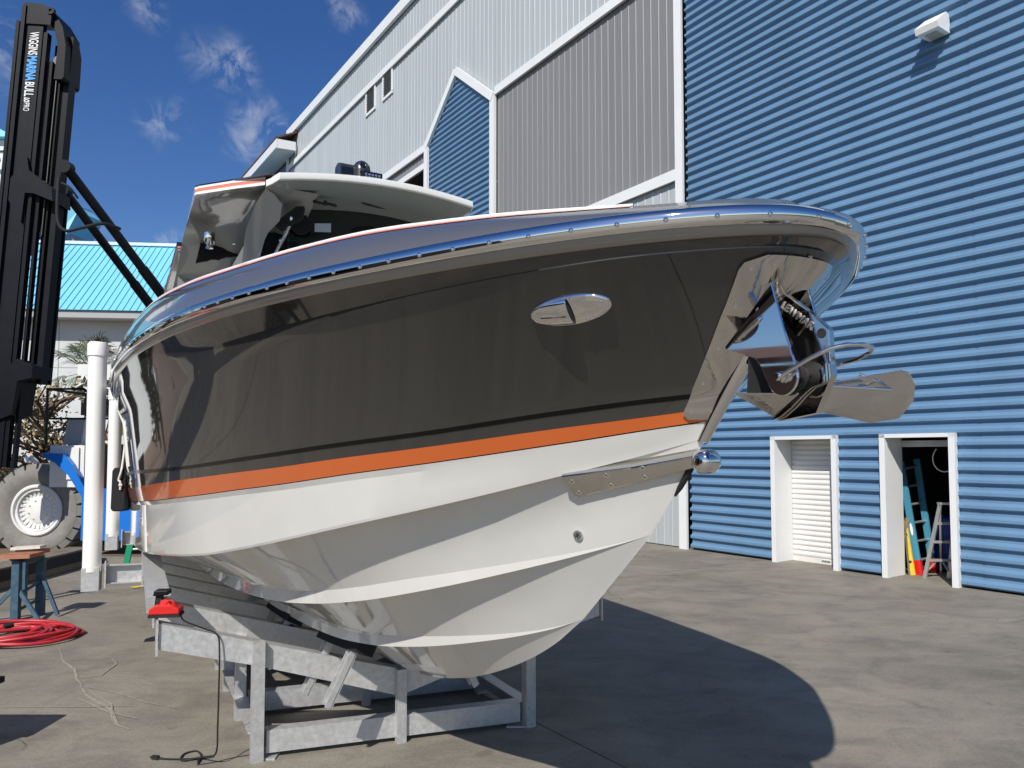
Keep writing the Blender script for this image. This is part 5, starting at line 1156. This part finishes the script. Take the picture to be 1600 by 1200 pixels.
# pilings with pale caps
i = 0
for x, r in ((-16.05, .19), (-15.62, .16), (-15.22, .19), (-14.86, .15), (-14.5, .19)):
    p = Vector((x, 22.3 + .2 * (i % 2), 0)); o = empty('dock_piling', p, '%s of the five timber pilings with white cone caps behind the big tyre' % ('leftmost', 'second', 'middle', 'fourth', 'rightmost')[i], 'piling', 'capped pilings in a row')
    mb = MB(); mb.lathe(p, UP, [(r, 0), (r, 1.62)], 14); mb.build('post', WOOD, o, smooth=50)
    mb = MB(); mb.lathe(p, UP, [(r * 1.12, 1.60), (r * 1.12, 1.70), (0, 1.95)], 14); mb.build('cap', PVC, o, smooth=30); i += 1
# pale gantry beam with a flood lamp between palm and pole
ga = empty('pale_gantry', (-12.6, 21, 0), 'pale overhead gantry beam with a small lamp behind the guide poles', 'gantry')
mb = MB(); mb.prism([(-12.45, 21, 4.06), (-7.5, 21.3, 4.0), (-7.5, 21.3, 4.45), (-12.45, 21, 4.5)], (0, .6, 0)); mb.build('beam', WHITEP, ga)
mb = MB(); mb.prism([(-12.6, 21.2, 3.60), (-7.5, 21.5, 3.55), (-7.5, 21.5, 3.95), (-12.6, 21.2, 4.0)], (0, .6, 0)); mb.build('beam', WHITEP, ga)
mb = MB(); mb.prism([(-12.5, 21.3, 3.05), (-7.5, 21.6, 3.0), (-7.5, 21.6, 3.5), (-12.5, 21.3, 3.55)], (0, 2.5, 0)); mb.build('dark_gap', BLACKM, ga)  # dark gap under the beams, put in as a black box
for x in (-10.4, -7.6): boxbar('column', Vector((x, 21.6, 0)), Vector((x, 21.6, 3.6)), .2, .2, WHITEP, ga, up=(0, 1, 0))
mb = MB(); mb.lathe((-12.35, 21.0, 3.72), (.3, -1, -.3), [(0, .12), (.05, .1), (.13, 0), (.11, -.02), (0, -.03)], 14); mb.build('flood_lamp', BLACKM, ga, smooth=40)
# sabal palm
pa = empty('fan_palm', (-13.9, 25, 0), 'green fan palm against the pale hall wall', 'palm')
pc = Vector((-14.35, 25, 4.75)); random.seed(11)
mb = MB(); mb.tube([(-13.95, 25, 0), (-14.0, 25, 2), pc - UP * .2], [.2, .17, .19], 10); mb.build('trunk', BARK, pa, smooth=50)
mb = MB()
for i in range(46):
    a = random.uniform(0, 6.28); e = random.uniform(-.55, 1.35); d = Vector((math.cos(a) * math.cos(e), math.sin(a) * math.cos(e), math.sin(e))); L_ = random.uniform(.6, .9)
    st_ = pc + d * L_; mb.tube([pc, st_], .012, 3, caps=False)
    side = d.cross(UP).normalized() if abs(d.z) < .99 else Vector((1, 0, 0)); nrm = side.cross(d).normalized()
    for k in range(13):
        f = (k - 6) / 6 * 1.25; dd = (d * math.cos(f) + side * math.sin(f)).normalized(); l = random.uniform(.55, .8) * (1 - .12 * abs(f)); w = side * math.cos(f) - d * math.sin(f)
        t1 = st_ + dd * l * .6 + nrm * .02; t2 = st_ + dd * l + Vector((0, 0, -.14 * l - .06)); mb.add([st_, t1 + w * .018, t2, t1 - w * .018], [(0, 1, 2, 3)])
mb.build('crown', PALMG, pa)
# dry leaved tree behind the forklift deck
tr = empty('dry_leaf_tree', (-12.75, 20.3, 0), 'almond tree with dry tan and green leaves behind the forklift mast', 'tree')
random.seed(3); base = Vector((-12.75, 20.3, 0)); br_ = MB(); lf = MB(); lg = MB()
br_.tube([base, base + Vector((-.1, 0, 1.2)), base + Vector((-.15, 0, 2.0))], [.14, .11, .09], 8)
for i in range(52):
    a = random.uniform(0, 6.28); p0 = base + Vector((-.12, 0, random.uniform(.9, 3.2))); L_ = random.uniform(.9, 2.0); up_ = random.uniform(.1, 1.1)
    p1 = p0 + Vector((math.cos(a) * L_ * .5, math.sin(a) * L_ * .5, up_ * .7)); p2 = p1 + Vector((math.cos(a + .4) * L_ * .6, math.sin(a + .4) * L_ * .6, up_ * .5))
    br_.tube([p0, p1, p2], [.05, .03, .012], 5)
    for q in range(44):
        f = random.random(); c = (p0 + (p1 - p0) * f) if q < 7 else (p1 + (p2 - p1) * f); c = c + Vector((random.gauss(0, .16), random.gauss(0, .16), random.gauss(0, .13)))
        n = Vector((random.gauss(0, 1), random.gauss(0, 1), random.gauss(0, 1) + .5)).normalized(); u = n.orthogonal().normalized(); u.rotate(Matrix.Rotation(random.uniform(0, 6.28), 3, n)); v = n.cross(u); s = random.uniform(.05, .095)
        (lf if random.random() < .52 else lg).add([c - u * s, c + v * s * .5, c + u * s, c - v * s * .5], [(0, 1, 2, 3)])
br_.build('trunk', BARK, tr, smooth=50); lf.build('crown', LEAFB, tr); lg.build('crown', LEAFG, tr)

# ------------------------------------------------------------------ unseen on the left: shed and evergreens added for dark reflections in the hull
shed = empty('reflection_shed', (-12, 3, 0), 'unseen red brown shed added beyond the left edge for hull reflections', 'building')
mb = MB()
for a, b in ((-5, .5), (2.2, 3.4), (5.6, 7.4)): mb.prism([(-11.4, a, 0), (-11.4, b, 0), (-11.4, b, 3.6), (-11.4, a, 3.6)], (-.25, 0, 0))
mb.prism([(-11.4, .5, 2.9), (-11.4, 2.2, 2.9), (-11.4, 2.2, 3.6), (-11.4, .5, 3.6)], (-.25, 0, 0)); mb.prism([(-11.4, 3.4, 2.9), (-11.4, 5.6, 2.9), (-11.4, 5.6, 3.6), (-11.4, 3.4, 3.6)], (-.25, 0, 0)); mb.prism([(-11.65, 7.2, 0), (-16, 7.2, 0), (-16, 7.2, 3.6), (-11.65, 7.2, 3.6)], (0, .2, 0)); mb.build('wall', BRICKR, shed)
mb = MB(); mb.prism([(-15.8, -5, 0), (-15.8, 7.4, 0), (-15.8, 7.4, 3.6), (-15.8, -5, 3.6)], (-.2, 0, 0)); mb.build('back_wall', CORE, shed)  # near-black so the door openings mirror dark in the hull
mb = MB(); mb.prism([(-11.1, -5.3, 3.6), (-11.1, 7.7, 3.6), (-16.1, 7.7, 4.5), (-16.1, -5.3, 4.5)], (0, 0, .12)); mb.build('roof', BROWNR, shed)
def leaf_tree(name, x, y, h, r, label, n=2600, seed=1):  # unseen evergreen, added to darken what the hull mirrors
    random.seed(seed); t = empty(name, (x, y, 0), label, 'tree', 'unseen evergreens added beyond the left edge')
    b = MB(); b.tube([(x, y, 0), (x + .1, y, h * .4), (x, y + .1, h * .8)], [.2, .15, .06], 8)
    lobes = []
    for i in range(16):
        a = random.uniform(0, 6.28); z = random.uniform(.25, .97); q = r * (.9 - .55 * abs(z - .5)) * random.uniform(.3, .8)
        c = Vector((x + q * math.cos(a), y + q * math.sin(a), h * z)); lobes.append((c, r * random.uniform(.3, .5))); b.tube([(x, y, h * z * .7), c], [.06, .02], 5)
    b.build('trunk', BARK, t, smooth=50); L_ = MB()
    for i in range(n):
        c, q = random.choice(lobes); d = Vector((random.gauss(0, 1), random.gauss(0, 1), random.gauss(0, 1))).normalized() * q * random.uniform(.5, 1.05); p = c + d
        nn_ = (d.normalized() + Vector((random.gauss(0, .5), random.gauss(0, .5), random.gauss(0, .5)))).normalized(); u = nn_.orthogonal().normalized(); u.rotate(Matrix.Rotation(random.uniform(0, 6.28), 3, nn_)); v = nn_.cross(u); k = random.uniform(.08, .17)
        L_.add([p - u * k, p + v * k * .5, p + u * k, p - v * k * .5], [(0, 1, 2, 3)])
    L_.build('crown', LEAFG, t)
leaf_tree('reflection_tree', -14.6, 14.6, 5.2, 1.8, 'unseen dark evergreen added for hull reflections, nearest the forklift mast', seed=31)
leaf_tree('reflection_tree', -14.2, 11.0, 4.8, 1.8, 'unseen dark evergreen added for hull reflections, between the other two', seed=32)
leaf_tree('reflection_tree', -17.5, 18.0, 6.0, 2.2, 'unseen dark evergreen added for hull reflections, farthest and tallest', seed=33)
